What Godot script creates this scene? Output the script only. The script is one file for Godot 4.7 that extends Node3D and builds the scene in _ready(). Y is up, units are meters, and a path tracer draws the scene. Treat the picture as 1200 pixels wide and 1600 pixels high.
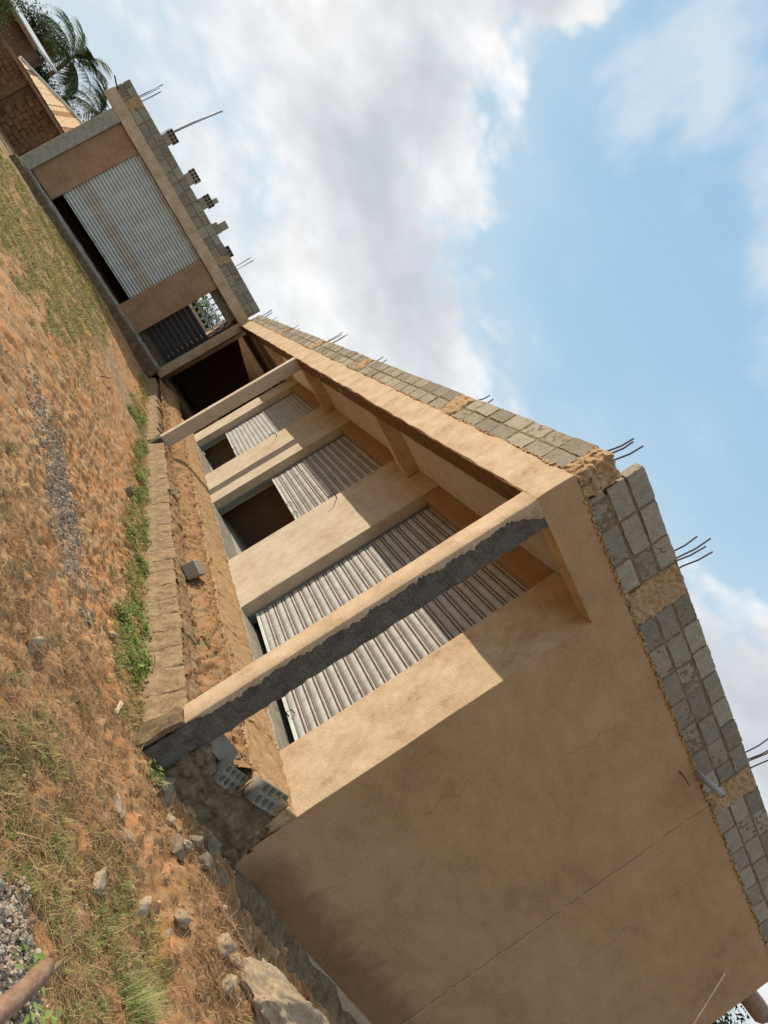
extends Node3D
# An unfinished L-shaped shop block seen with a tilted camera.
# x runs along the end wall, y is up, the long shop front recedes along -z.

const HT := 3.96        # top of the plastered ring beam
const HB := 3.52        # underside of the ring beam
const CEIL := 3.76      # underside of the slab
const XS := 1.6         # plane of the shop fronts, set back behind the porch
const ZW := -24.8       # front of the far wing
const XE := 9.06        # right end of the end wall
const CAM := Vector3(-3.3333, 1.5487, 5.6948)

var M := {}
var used := {}
var noise := FastNoiseLite.new()
var rng := RandomNumberGenerator.new()
var shop: Node3D

# ---------------------------------------------------------------- scene graph helpers

func numbered(called: String) -> String:
	if not used.has(called):
		used[called] = 0
		return called
	used[called] += 1
	return "%s_%03d" % [called, used[called]]

func tag(o: Node, label: String, category: String, group := "") -> Node:
	o.set_meta("label", label)
	o.set_meta("category", category)
	if group != "":
		o.set_meta("group", group)
	return o

func thing(called: String, label: String, category: String, where := Vector3.ZERO, group := "") -> Node3D:
	var o := Node3D.new()
	o.name = numbered(called)
	add_child(o)
	o.position = where
	tag(o, label, category, group)
	return o

func part(called: String, mesh: Mesh, mat: Material, parent: Node3D, where := Vector3.ZERO, turn := Vector3.ZERO) -> MeshInstance3D:
	var o := MeshInstance3D.new()
	o.name = called
	o.mesh = mesh
	if mat != null:
		o.material_override = mat
	parent.add_child(o, true)
	o.position = where
	o.rotation = turn
	return o

func solo(called: String, mesh: Mesh, mat: Material, label: String, category: String, where := Vector3.ZERO, turn := Vector3.ZERO, group := "") -> MeshInstance3D:
	var o := part(numbered(called), mesh, mat, self, where, turn)
	tag(o, label, category, group)
	return o

func group_part(called: String, parent: Node3D, where := Vector3.ZERO) -> Node3D:
	var o := Node3D.new()
	o.name = called
	parent.add_child(o, true)
	o.position = where
	return o

# ---------------------------------------------------------------- mesh helpers

func st_new() -> SurfaceTool:
	var st := SurfaceTool.new()
	st.begin(Mesh.PRIMITIVE_TRIANGLES)
	return st

func done(st: SurfaceTool, smooth := true) -> ArrayMesh:
	if smooth:
		st.index()
	st.generate_normals()
	return st.commit()

func quad(st: SurfaceTool, a: Vector3, b: Vector3, c: Vector3, d: Vector3) -> void:
	for p in [a, b, c, a, c, d]:
		st.add_vertex(p)

func cuts(lo: float, hi: float, n: int, rad: float) -> PackedFloat32Array:
	var out := PackedFloat32Array()
	var len := hi - lo
	var r: float = min(rad, len * 0.24)
	if r > 0.0:
		for f in [0.0, 0.4, 1.0, 1.7]:
			out.append(lo + r * f)
		for i in range(1, n):
			var x := lo + len * i / float(n)
			if x > lo + r * 2.0 and x < hi - r * 2.0:
				out.append(x)
		for f in [1.7, 1.0, 0.4, 0.0]:
			out.append(hi - r * f)
	else:
		for i in n + 1:
			out.append(lo + len * i / float(n))
	return out

# a box with rounded, uneven edges; warp maps each point, or is null
func add_rbox(st: SurfaceTool, a: Vector3, b: Vector3, seg: Vector3i, rad: float, amp: float, freq := 6.0, shift := Vector3.ZERO, warp = null, skip := "") -> void:
	var ax := [cuts(a.x, b.x, seg.x, rad), cuts(a.y, b.y, seg.y, rad), cuts(a.z, b.z, seg.z, rad)]
	for k in 3:
		for s in [0, 1]:
			if skip.contains(["x", "y", "z"][k] + ("-" if s == 0 else "+")):
				continue
			var iu := (k + 1) % 3
			var iv := (k + 2) % 3
			var us: PackedFloat32Array = ax[iu]
			var vs: PackedFloat32Array = ax[iv]
			var grid := []
			for u in us:
				var row := PackedVector3Array()
				for w in vs:
					var p := Vector3()
					p[k] = b[k] if s == 1 else a[k]
					p[iu] = u
					p[iv] = w
					if rad > 0.0:
						var r := Vector3(min(rad, (b.x - a.x) * 0.24), min(rad, (b.y - a.y) * 0.24), min(rad, (b.z - a.z) * 0.24))
						var inner := p.clamp(a + r, b - r)
						var d := (p - inner) / r
						if d.length() > 1e-6:
							p = inner + d.normalized() * r
					if amp > 0.0:
						var q := (p + shift) * freq
						p += Vector3(noise.get_noise_3d(q.x, q.y, q.z), noise.get_noise_3d(q.y + 31.0, q.z, q.x), noise.get_noise_3d(q.z, q.x + 57.0, q.y)) * amp
					if warp != null:
						p = warp.call(p)
					row.append(p)
				grid.append(row)
			for i in us.size() - 1:
				for j in vs.size() - 1:
					var p0: Vector3 = grid[i][j]
					var p1: Vector3 = grid[i + 1][j]
					var p2: Vector3 = grid[i + 1][j + 1]
					var p3: Vector3 = grid[i][j + 1]
					if s == 1:
						quad(st, p0, p3, p2, p1)
					else:
						quad(st, p0, p1, p2, p3)

func rbox(a: Vector3, b: Vector3, seg := Vector3i(1, 1, 1), rad := 0.012, amp := 0.004, freq := 6.0, warp = null) -> ArrayMesh:
	var st := st_new()
	add_rbox(st, a, b, seg, rad, amp, freq, Vector3.ZERO, warp)
	return done(st)

func sbox(a: Vector3, b: Vector3) -> ArrayMesh:
	var st := st_new()
	add_rbox(st, a, b, Vector3i(1, 1, 1), 0.0, 0.0)
	return done(st, false)

func add_tube(st: SurfaceTool, pts: PackedVector3Array, radii: PackedFloat32Array, sides := 6, cap := true) -> void:
	var rings := []
	for i in pts.size():
		var t := (pts[min(i + 1, pts.size() - 1)] - pts[max(i - 1, 0)]).normalized()
		var u := t.cross(Vector3.UP if abs(t.y) < 0.9 else Vector3.RIGHT).normalized()
		var w := t.cross(u)
		var ring := PackedVector3Array()
		for k in sides:
			var an := TAU * k / sides
			ring.append(pts[i] + (u * cos(an) + w * sin(an)) * radii[i])
		rings.append(ring)
	for i in pts.size() - 1:
		for k in sides:
			var k2 := (k + 1) % sides
			quad(st, rings[i][k], rings[i + 1][k], rings[i + 1][k2], rings[i][k2])
	if cap:
		for k in range(1, sides - 1):
			var r0: PackedVector3Array = rings[0]
			var r1: PackedVector3Array = rings[pts.size() - 1]
			for p in [r0[0], r0[k], r0[k + 1], r1[0], r1[k + 1], r1[k]]:
				st.add_vertex(p)

func tube(pts: PackedVector3Array, r: float, sides := 6, taper := 1.0) -> ArrayMesh:
	var st := st_new()
	var rr := PackedFloat32Array()
	for i in pts.size():
		rr.append(r * lerpf(1.0, taper, i / float(max(1, pts.size() - 1))))
	add_tube(st, pts, rr, sides)
	return done(st)

# irregular stone: a subdivided cube pushed to a sphere, cut by planes and roughened
func rock_mesh(size: Vector3, seed_: int, n := 7, rough := 0.16, facets := 7) -> ArrayMesh:
	var r := RandomNumberGenerator.new()
	r.seed = seed_
	var planes := []
	for i in facets:
		planes.append([Vector3(r.randf_range(-1, 1), r.randf_range(-1, 1), r.randf_range(-1, 1)).normalized(), r.randf_range(0.55, 0.88)])
	var off := Vector3(r.randf() * 50.0, r.randf() * 50.0, r.randf() * 50.0)
	var warp := func(p: Vector3) -> Vector3:
		var d := p.normalized()
		for pl in planes:
			var e: float = d.dot(pl[0]) - pl[1]
			if e > 0.0:
				d -= pl[0] * e
		var q := d * 2.2 + off
		var m := 1.0 + rough * noise.get_noise_3d(q.x * 7.0, q.y * 7.0, q.z * 7.0) * 2.0 + rough * 0.5 * noise.get_noise_3d(q.x * 30.0, q.y * 30.0, q.z * 30.0)
		return d * m * size * 0.5
	var st := st_new()
	add_rbox(st, Vector3(-1, -1, -1), Vector3(1, 1, 1), Vector3i(n, n, n), 0.0, 0.0, 1.0, Vector3.ZERO, warp)
	return done(st)

# ---------------------------------------------------------------- textures and materials

func lin(r: float, g: float, b: float) -> Color:
	return Color(r, g, b).linear_to_srgb()

func nz(seed_: int, freq: float, oct := 4, kind := FastNoiseLite.TYPE_SIMPLEX_SMOOTH) -> FastNoiseLite:
	var f := FastNoiseLite.new()
	f.noise_type = kind
	f.seed = seed_
	f.frequency = freq
	f.fractal_type = FastNoiseLite.FRACTAL_FBM if oct > 1 else FastNoiseLite.FRACTAL_NONE
	f.fractal_octaves = oct
	return f

# tileable colour picture: broad patches, mid clouds and grain looked up in a ramp, with specks
func surface(seed_: int, size: int, stops: Array, weights: Vector3, freqs: Vector3, speck := 0.0, speck_color := Color.BLACK) -> Array:
	var a := nz(seed_, freqs.x, 3).get_seamless_image(size, size).get_data()
	var b := nz(seed_ + 1, freqs.y, 4).get_seamless_image(size, size).get_data()
	var c := nz(seed_ + 2, freqs.z, 2).get_seamless_image(size, size).get_data()
	var lut := PackedByteArray()
	for i in 256:
		var t := i / 255.0 * (stops.size() - 1)
		var k := int(min(t, stops.size() - 2))
		var col: Color = stops[k].lerp(stops[k + 1], t - k)
		lut.append_array(PackedByteArray([col.r8, col.g8, col.b8]))
	var out := PackedByteArray()
	out.resize(size * size * 3)
	var high := PackedByteArray()
	high.resize(size * size)
	var total := weights.x + weights.y + weights.z
	var wa := weights.x / total
	var wb := weights.y / total
	var wc := weights.z / total
	var limit := int(255.0 * (1.0 - speck))
	var sr := speck_color.r8
	var sg := speck_color.g8
	var sb := speck_color.b8
	for i in size * size:
		var v := a[i] * wa + b[i] * wb + c[i] * wc
		var t := int(clampf((v - 127.0) * 1.5 + 127.0, 0, 255)) * 3
		if speck > 0.0 and c[i] > limit and b[i] > 110:
			out[i * 3] = sr
			out[i * 3 + 1] = sg
			out[i * 3 + 2] = sb
			high[i] = int(clampf(v - 60.0, 0, 255))
		else:
			out[i * 3] = lut[t]
			out[i * 3 + 1] = lut[t + 1]
			out[i * 3 + 2] = lut[t + 2]
			high[i] = int(clampf(b[i] * 0.45 + c[i] * 0.55, 0, 255))
	var im := Image.create_from_data(size, size, false, Image.FORMAT_RGB8, out)
	var hi := Image.create_from_data(size, size, false, Image.FORMAT_L8, high)
	hi.convert(Image.FORMAT_RGBA8)
	hi.bump_map_to_normal_map(3.0)
	return [ImageTexture.create_from_image(im), ImageTexture.create_from_image(hi)]

func tri_mat(tex: Array, per_metre: float, rough := 0.95, bump := 0.6, tint := Color.WHITE) -> StandardMaterial3D:
	var m := StandardMaterial3D.new()
	m.albedo_color = tint
	m.albedo_texture = tex[0]
	m.normal_enabled = true
	m.normal_texture = tex[1]
	m.normal_scale = bump
	m.roughness = rough
	m.metallic_specular = 0.3
	m.uv1_triplanar = true
	m.uv1_world_triplanar = true
	m.uv1_scale = Vector3.ONE * per_metre
	return m

func flat_mat(c: Color, rough := 0.9, metal := 0.0) -> StandardMaterial3D:
	var m := StandardMaterial3D.new()
	m.albedo_color = c
	m.roughness = rough
	m.metallic = metal
	return m

func vert_mat(rough := 0.9, back := 0.0) -> StandardMaterial3D:
	var m := StandardMaterial3D.new()
	m.vertex_color_use_as_albedo = true
	m.roughness = rough
	m.metallic_specular = 0.25
	m.cull_mode = BaseMaterial3D.CULL_DISABLED
	if back > 0.0:
		m.backlight_enabled = true
		m.backlight = Color(back, back, back)
	return m

func make_materials() -> void:
	var pl := surface(11, 1024, [lin(0.29, 0.20, 0.12), lin(0.40, 0.29, 0.185), lin(0.45, 0.34, 0.222), lin(0.495, 0.385, 0.262), lin(0.55, 0.45, 0.325)], Vector3(0.5, 0.36, 0.26), Vector3(0.0035, 0.014, 0.055))
	M.plaster = tri_mat(pl, 0.45, 0.95, 0.8)
	var cream := surface(15, 512, [lin(0.36, 0.285, 0.20), lin(0.43, 0.355, 0.265), lin(0.475, 0.40, 0.305), lin(0.52, 0.45, 0.355)], Vector3(0.5, 0.4, 0.25), Vector3(0.005, 0.02, 0.07))
	M.cream = tri_mat(cream, 0.45, 0.95, 0.35)
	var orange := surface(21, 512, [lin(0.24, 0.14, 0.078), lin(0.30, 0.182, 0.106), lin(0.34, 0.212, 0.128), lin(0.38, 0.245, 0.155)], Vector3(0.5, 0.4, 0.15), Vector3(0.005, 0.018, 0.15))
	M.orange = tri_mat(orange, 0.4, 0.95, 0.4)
	var mortar := surface(31, 512, [lin(0.20, 0.115, 0.055), lin(0.33, 0.215, 0.115), lin(0.42, 0.30, 0.17), lin(0.50, 0.38, 0.24)], Vector3(0.35, 0.5, 0.4), Vector3(0.01, 0.025, 0.07))
	M.mortar = tri_mat(mortar, 1.0, 1.0, 1.0)
	var grey := surface(41, 512, [lin(0.15, 0.14, 0.12), lin(0.27, 0.252, 0.215), lin(0.34, 0.316, 0.265), lin(0.45, 0.415, 0.345)], Vector3(0.3, 0.45, 0.6), Vector3(0.008, 0.03, 0.075), 0.34, lin(0.13, 0.125, 0.115))
	M.block = []
	for t in [1.0, 0.92, 1.05, 0.97, 0.88]:
		M.block.append(tri_mat(grey, 1.3, 1.0, 0.9, Color(t, t * 0.985, t * 0.95)))
	var dark := surface(51, 512, [lin(0.045, 0.038, 0.030), lin(0.085, 0.074, 0.060), lin(0.125, 0.110, 0.090), lin(0.19, 0.168, 0.138)], Vector3(0.4, 0.4, 0.3), Vector3(0.01, 0.04, 0.07), 0.16, lin(0.20, 0.19, 0.17))
	M.dark = tri_mat(dark, 1.1, 0.95, 0.8)
	var conc := surface(61, 512, [lin(0.16, 0.14, 0.11), lin(0.26, 0.235, 0.19), lin(0.34, 0.31, 0.26), lin(0.44, 0.41, 0.35)], Vector3(0.4, 0.4, 0.35), Vector3(0.008, 0.03, 0.07), 0.15, lin(0.12, 0.10, 0.08))
	M.joint = tri_mat(conc, 1.6, 1.0, 1.0, Color(0.80, 0.74, 0.66))
	M.concrete = tri_mat(conc, 0.9, 1.0, 0.8)
	M.apron = tri_mat(mortar, 0.8, 1.0, 1.0, Color(0.97, 0.95, 0.92))
	M.raw = tri_mat(conc, 0.7, 1.0, 0.5, Color(0.98, 1.0, 1.0))
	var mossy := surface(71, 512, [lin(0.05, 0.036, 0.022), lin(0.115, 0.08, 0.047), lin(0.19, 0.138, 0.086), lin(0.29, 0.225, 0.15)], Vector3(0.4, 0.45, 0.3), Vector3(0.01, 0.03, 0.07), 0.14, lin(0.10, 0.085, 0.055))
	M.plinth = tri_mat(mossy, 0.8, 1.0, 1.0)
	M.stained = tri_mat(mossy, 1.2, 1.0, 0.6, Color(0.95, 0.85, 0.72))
	var berm := surface(75, 512, [lin(0.10, 0.07, 0.034), lin(0.20, 0.138, 0.078), lin(0.30, 0.215, 0.13), lin(0.40, 0.30, 0.195)], Vector3(0.4, 0.45, 0.3), Vector3(0.01, 0.03, 0.07), 0.14, lin(0.14, 0.11, 0.06))
	M.berm = tri_mat(berm, 0.9, 1.0, 1.0)
	var stone := surface(81, 512, [lin(0.15, 0.10, 0.058), lin(0.28, 0.205, 0.13), lin(0.38, 0.295, 0.20), lin(0.47, 0.385, 0.28)], Vector3(0.4, 0.4, 0.45), Vector3(0.01, 0.03, 0.08))
	M.stone = tri_mat(stone, 2.2, 1.0, 1.0)
	M.stone_grey = tri_mat(conc, 2.2, 1.0, 1.0, Color(0.85, 0.80, 0.74))
	var galv := surface(91, 512, [lin(0.23, 0.232, 0.215), lin(0.33, 0.335, 0.32), lin(0.395, 0.402, 0.39), lin(0.46, 0.465, 0.45)], Vector3(0.45, 0.5, 0.25), Vector3(0.006, 0.02, 0.08))
	M.galv = tri_mat(galv, 0.7, 0.5, 0.15)
	M.galv.metallic = 0.0
	var zinc := surface(95, 512, [lin(0.34, 0.35, 0.33), lin(0.48, 0.50, 0.475), lin(0.56, 0.58, 0.555), lin(0.64, 0.66, 0.635)], Vector3(0.4, 0.4, 0.2), Vector3(0.006, 0.03, 0.2))
	M.zinc = tri_mat(zinc, 0.8, 0.45, 0.15)
	M.zinc.metallic = 0.0
	var rusty := surface(101, 512, [lin(0.10, 0.045, 0.02), lin(0.20, 0.10, 0.045), lin(0.30, 0.18, 0.09), lin(0.42, 0.31, 0.19)], Vector3(0.4, 0.5, 0.3), Vector3(0.01, 0.03, 0.2))
	M.rust = tri_mat(rusty, 1.0, 0.9, 0.4)
	M.groove = tri_mat(rusty, 1.0, 0.9, 0.4, Color(0.72, 0.70, 0.68))
	M.zinc_rust = tri_mat(zinc, 0.8, 0.6, 0.2, Color(0.96, 0.915, 0.86))
	M.rebar = flat_mat(lin(0.055, 0.035, 0.035), 0.8, 0.4)
	M.pipe = flat_mat(lin(0.30, 0.31, 0.32), 0.5)
	M.steel = flat_mat(lin(0.17, 0.18, 0.19), 0.5, 0.4)
	M.black = flat_mat(lin(0.02, 0.02, 0.021), 0.7)
	M.white_iron = flat_mat(lin(0.72, 0.74, 0.72), 0.5)
	var wood := surface(111, 512, [lin(0.10, 0.05, 0.03), lin(0.20, 0.11, 0.065), lin(0.29, 0.17, 0.10), lin(0.38, 0.25, 0.16)], Vector3(0.4, 0.5, 0.2), Vector3(0.01, 0.04, 0.2))
	M.wood = tri_mat(wood, 1.6, 0.85, 0.6, Color(0.98, 1.0, 1.04))
	M.wood_pale = tri_mat(wood, 2.5, 0.9, 0.4, Color(1.6, 1.75, 1.9))
	var soil := surface(121, 1024, [lin(0.50, 0.48, 0.45), lin(0.74, 0.72, 0.69), lin(0.88, 0.87, 0.85), lin(1.0, 1.0, 1.0)], Vector3(0.25, 0.5, 0.5), Vector3(0.01, 0.025, 0.08), 0.2, lin(0.42, 0.39, 0.36))
	M.soil = tri_mat(soil, 0.9, 1.0, 1.6)
	M.soil.vertex_color_use_as_albedo = true
	var mud := surface(131, 512, [lin(0.075, 0.04, 0.022), lin(0.14, 0.08, 0.043), lin(0.20, 0.12, 0.066), lin(0.27, 0.175, 0.105)], Vector3(0.5, 0.4, 0.2), Vector3(0.01, 0.03, 0.2))
	M.mud = tri_mat(mud, 0.8, 1.0, 1.0)
	M.leaf = vert_mat(0.55, 0.35)
	M.dry = vert_mat(0.85, 0.25)
	M.pebble = vert_mat(0.95)

# unique print of the end wall: mottled render, a cold joint, hair cracks and the damp at its foot
func end_wall_material() -> StandardMaterial3D:
	var w := 1152
	var h := 612
	var out := PackedByteArray()
	out.resize(w * h * 3)
	var n1 := nz(201, 0.55, 4)
	var n2 := nz(202, 2.4, 4)
	var n3 := nz(203, 16.0, 3)
	var n4 := nz(204, 1.1, 3)
	var c0 := Color(0.275, 0.165, 0.083)
	var c1 := Color(0.38, 0.237, 0.127)
	var c2 := Color(0.445, 0.292, 0.168)
	var damp := Color(0.64, 0.55, 0.52)
	for j in h:
		var y := HT - (j + 0.5) / h * (HT + 0.85)
		for i in w:
			var x := (i + 0.5) / w * XE
			var wx := n4.get_noise_2d(x, y) * 0.12
			var v := 0.5 + 0.36 * n1.get_noise_2d(x + wx, y * 1.2) + 0.24 * n2.get_noise_2d(x * 0.8 + wx, y * 1.5 - wx) + 0.20 * n3.get_noise_2d(x, y) + 0.20 * n3.get_noise_2d(x * 3.0 + 50.0, y * 3.0)
			# strokes of the trowel, in sweeps that change direction
			var ta := 1.2 + 2.6 * n4.get_noise_2d(x * 0.7 + 20.0, y * 0.7)
			var al := x * cos(ta) + y * sin(ta)
			var ac := -x * sin(ta) + y * cos(ta)
			v += 0.20 * n3.get_noise_2d(al * 0.12, ac * 0.9)
			v = clampf(v, 0.0, 1.0)
			var c := c0.lerp(c1, v * 2.0) if v < 0.5 else c1.lerp(c2, v * 2.0 - 1.0)
			# damp that has crept up from the footing, with a ragged tide line
			var tide := -0.42 + 0.20 * n2.get_noise_2d(x * 0.7, 40.0) + 0.07 * n3.get_noise_2d(x * 0.3, y * 0.3) + (0.12 * n1.get_noise_2d(x, 9.0))
			var wet := smoothstep(0.0, 1.0, (tide - y + 0.05 * n3.get_noise_2d(x * 0.3, y * 0.3)) / 0.42 + 0.5) * clampf((x - 1.62) / 0.35 + 0.3 * n2.get_noise_2d(x, y + 7.0), 0.0, 1.0)
			if wet > 0.0:
				var edge := 1.0 - absf(wet - 0.5) * 2.0
				c = c.lerp(Color(c.r * damp.r, c.g * damp.g, c.b * damp.b), wet)
				c = c.lerp(Color(0.22, 0.115, 0.05), edge * 0.1)
			# cold joint between two days' work
			var jx := 5.04 + 0.03 * n2.get_noise_2d(3.0, y * 1.5) + 0.012 * n3.get_noise_2d(8.0, y)
			var dj := absf(x - jx)
			if dj < 0.012 and n2.get_noise_2d(1.0, y * 1.7) > -0.3:
				c = c * 0.62
			elif x > jx and x < jx + 0.05:
				c = c.lerp(c2, 0.25)
			# hair cracks
			for k in [[6.1, 1.9, 0.5], [3.0, 2.9, 0.4], [6.9, 1.2, 0.35], [2.5, 1.3, 0.3]]:
				var dy: float = y - k[1]
				if absf(dy) < k[2]:
					var cx: float = k[0] + 0.12 * n2.get_noise_2d(k[0] * 7.0, y * 2.2) + 0.03 * n3.get_noise_2d(k[0], y)
					if absf(x - cx) < 0.005:
						c = c * 0.6
			var s := c.linear_to_srgb()
			var at := (j * w + i) * 3
			out[at] = int(clampf(s.r, 0, 1) * 255.0)
			out[at + 1] = int(clampf(s.g, 0, 1) * 255.0)
			out[at + 2] = int(clampf(s.b, 0, 1) * 255.0)
	var m := StandardMaterial3D.new()
	m.albedo_texture = ImageTexture.create_from_image(Image.create_from_data(w, h, false, Image.FORMAT_RGB8, out))
	m.texture_repeat = false
	m.roughness = 0.95
	m.metallic_specular = 0.3
	return m

# ---------------------------------------------------------------- sky

func cloud_sky() -> Image:
	var w := 3072
	var h := 1536
	var data := PackedByteArray()
	data.resize(w * h * 3)
	var big := nz(301, 1.5, 3)
	var mid := nz(302, 4.2, 5)
	var fine := nz(303, 13.0, 4)
	var tone := nz(304, 2.6, 4)
	var j := 0
	while j < h:
		var el := 90.0 - (j + 0.5) / h * 180.0
		var i := 0
		while i < w:
			# far from the view the sky is drawn four times coarser
			var az := wrapf((i + 0.5) / w * 360.0, -180.0, 180.0)
			var step := 1 if az > -24.0 and az < 62.0 and el < 50.0 and el > -2.0 else 4
			if step == 4 and (j % 4 != 0):
				# copy the pixels above
				var src := (((j / 4) * 4) * w + i) * 3
				var dst := (j * w + i) * 3
				for q in 12:
					data[dst + q] = data[src + q]
				i += 4
				continue
			var a := deg_to_rad(az)
			var e := deg_to_rad(maxf(el, -2.0))
			var d := Vector3(sin(a) * cos(e), sin(e), -cos(a) * cos(e))
			var up := maxf(d.y, 0.0)
			var c := Color(0.82, 0.875, 0.91).lerp(Color(0.675, 0.81, 0.91), clampf(up * 2.4, 0, 1)).lerp(Color(0.56, 0.72, 0.87), clampf((up - 0.40) * 1.7, 0, 1))
			# clouds are flattened with height, like decks seen from below
			var q3 := Vector3(d.x, d.y * 1.5, d.z)
			var n := big.get_noise_3dv(q3) * 0.95 + (absf(mid.get_noise_3dv(q3)) * 2.2 - 0.45) * 0.42 + (absf(fine.get_noise_3dv(q3)) * 2.2 - 0.45) * 0.15
			# where the cloud masses stand: one to the left of the block, one to its right, broken cover elsewhere
			var edge := 20.0 - maxf(0.0, el - 13.0) * 0.55 - maxf(0.0, el - 27.0) * 0.75 + maxf(0.0, 12.0 - el) * 0.4
			var left := clampf((edge - az) / 9.0, -2.2, 0.85)
			if az < -70.0:
				left = lerpf(left, 0.1, clampf((-70.0 - az) / 40.0, 0, 1))
			var right := clampf(1.0 - Vector2((az - 62.0) / 30.0, (el - 14.0) / 20.0).length(), -2.2, 0.8) * 2.4
			var cover := maxf(left, right)
			if az > 80.0 or el > 50.0:
				cover = maxf(cover, -0.15)
			var thick := cover * 0.62 + n * 1.05
			var alpha := smoothstep(-0.12, lerpf(0.75, 0.34, smoothstep(11.0, 26.0, el)), thick)
			# thin veils higher up
			var veil := smoothstep(0.05, 0.75, mid.get_noise_3d(d.x * 0.9 + 5.0, d.y * 0.45, d.z * 0.9) + 0.35 * fine.get_noise_3d(d.x, d.y * 0.5 + 9.0, d.z) + 0.32 * clampf((el - 33.0) / 8.0, -1.0, 1.0)) * 0.62
			veil = maxf(veil, 0.24 * smoothstep(0.0, 0.6, cover * 0.4 + 0.5 + n * 0.4))
			c = c.lerp(Color(0.93, 0.945, 0.96), veil)
			# thick cloud is seen from its grey base, its margins are bright
			var t2 := tone.get_noise_3d(q3.x * 0.8 + 3.0, q3.y * 0.8, q3.z * 0.8)
			var grey := smoothstep(0.30, 0.95, cover * 0.62 + big.get_noise_3dv(q3) * 0.7 + 0.25 * mid.get_noise_3dv(q3) + 0.65 * t2) * smoothstep(8.0, 22.0, el + 9.0 * t2)
			var body := Color(0.97, 0.975, 0.98).lerp(Color(0.765, 0.79, 0.825), grey * 0.88)
			body = body.lerp(Color(0.86, 0.885, 0.90), smoothstep(11.0, 3.0, el) * 0.6)
			body = body * (1.0 + 0.07 * fine.get_noise_3dv(q3 * 1.3) * (1.0 - grey * 0.6))
			c = c.lerp(body, alpha)
			if el < -2.0:
				c = c.lerp(Color(0.42, 0.38, 0.33), clampf((-2.0 - el) / 3.0, 0, 1))
			var r8 := int(clampf(c.r, 0, 1) * 255.0)
			var g8 := int(clampf(c.g, 0, 1) * 255.0)
			var b8 := int(clampf(c.b, 0, 1) * 255.0)
			var at := (j * w + i) * 3
			for q in step:
				data[at + q * 3] = r8
				data[at + q * 3 + 1] = g8
				data[at + q * 3 + 2] = b8
			i += step
		j += 1
	return Image.create_from_data(w, h, false, Image.FORMAT_RGB8, data)

# ---------------------------------------------------------------- ground

func ground_y(x: float, z: float) -> float:
	var left := smoothstep(0.15, 3.8, -x) * lerpf(0.6, 0.24, smoothstep(-5.0, -17.0, z))
	var y := -0.74 + left
	y += 0.06 * exp(-pow((x + 0.9) / 0.6, 2.0)) * smoothstep(-2.0, 2.0, z)
	# the strip along the end wall falls away to the right, with a shallow runnel
	if z > -0.6:
		var s := smoothstep(1.0, 2.2, x) * smoothstep(-0.6, 0.0, z)
		y -= s * (0.14 + 0.045 * maxf(0.0, x - 1.6))
		y -= 0.13 * smoothstep(0.8, 1.5, x) * exp(-pow((z - 0.72) / 0.26, 2.0))
		y += 0.09 * smoothstep(0.2, 0.8, x) * exp(-pow((z - 1.55) / 0.42, 2.0))
	var near := 1.0 - smoothstep(6.0, 30.0, Vector2(x - CAM.x, z - CAM.z).length())
	y += 0.05 * noise.get_noise_2d(x * 9.0, z * 9.0)
	y += 0.040 * noise.get_noise_2d(x * 34.0 + 9.0, z * 34.0) * near
	y += 0.036 * noise.get_noise_2d(x * 110.0, z * 110.0 + 5.0) * near * near
	var wide := Vector2(x, z).length()
	if wide > 60.0:
		y -= (wide - 60.0) * 0.004
	return y

# what lies on the ground at a place: (gravel, green, straw, pale sand)
func cover(x: float, z: float) -> Array:
	var n := noise.get_noise_2d(x * 22.0, z * 22.0) * 0.5 + noise.get_noise_2d(x * 75.0, z * 75.0 + 40.0) * 0.35
	var n2 := noise.get_noise_2d(x * 14.0 + 70.0, z * 9.0 - 33.0)
	# gravel heap near the camera and the spilled strip further on
	var g1 := 1.0 - Vector2((x + 1.33) / 0.50, (z - 3.40) / 0.86).rotated(0.15).length()
	var u := Vector2(x + 1.95, z + 2.1).rotated(0.55)
	var g2 := 0.8 - Vector2(u.x / 0.75, u.y / 2.3).length()
	var gravel := maxf(smoothstep(0.0, 0.14, g1 + n * 0.25), 0.8 * smoothstep(0.0, 0.6, g2 + n * 0.9))
	# green: weeds along the foot of the low wall, the near verge and the far lawn
	var foot := exp(-pow((x + 0.28) / 0.36, 2.0)) * smoothstep(0.6, -1.0, z) * (0.65 + 0.5 * n2)
	var near := smoothstep(0.4, 2.0, z) * smoothstep(0.6, -0.1, x) * (0.48 + 0.9 * n2)
	var far := smoothstep(-3.5, -9.0, z) * smoothstep(-1.6, -3.4, x) * smoothstep(-30.0, -24.0, z) * (0.72 + 0.9 * n2)
	var green := clampf(maxf(foot, maxf(near, far)) + n * 0.9 - 0.25, 0.0, 1.0) * (1.0 - gravel)
	var straw := clampf(smoothstep(-2.5, 0.6, z) * (0.85 + 0.6 * n2) + n * 0.8 - 0.18, 0.0, 1.0) * (1.0 - gravel * 0.9)
	straw = maxf(straw, 0.5 * clampf(n * 1.6, 0.0, 1.0) * (1.0 - gravel))
	straw = maxf(straw, clampf(far * 0.8 + n * 0.5 - 0.1, 0.0, 1.0))
	straw *= smoothstep(2.6, 1.4, x + 0.4 * n) * (1.0 - 0.7 * exp(-pow((x - 0.25) / 0.35, 2.0)) * smoothstep(0.4, 1.2, z))
	var path := smoothstep(-8.0, -12.0, z) * clampf(1.25 - absf(x + 2.4 - 0.69 * (z + 16.0)) / 1.5 + n * 0.8, 0.0, 1.0)
	return [gravel, green, straw, path]

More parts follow.
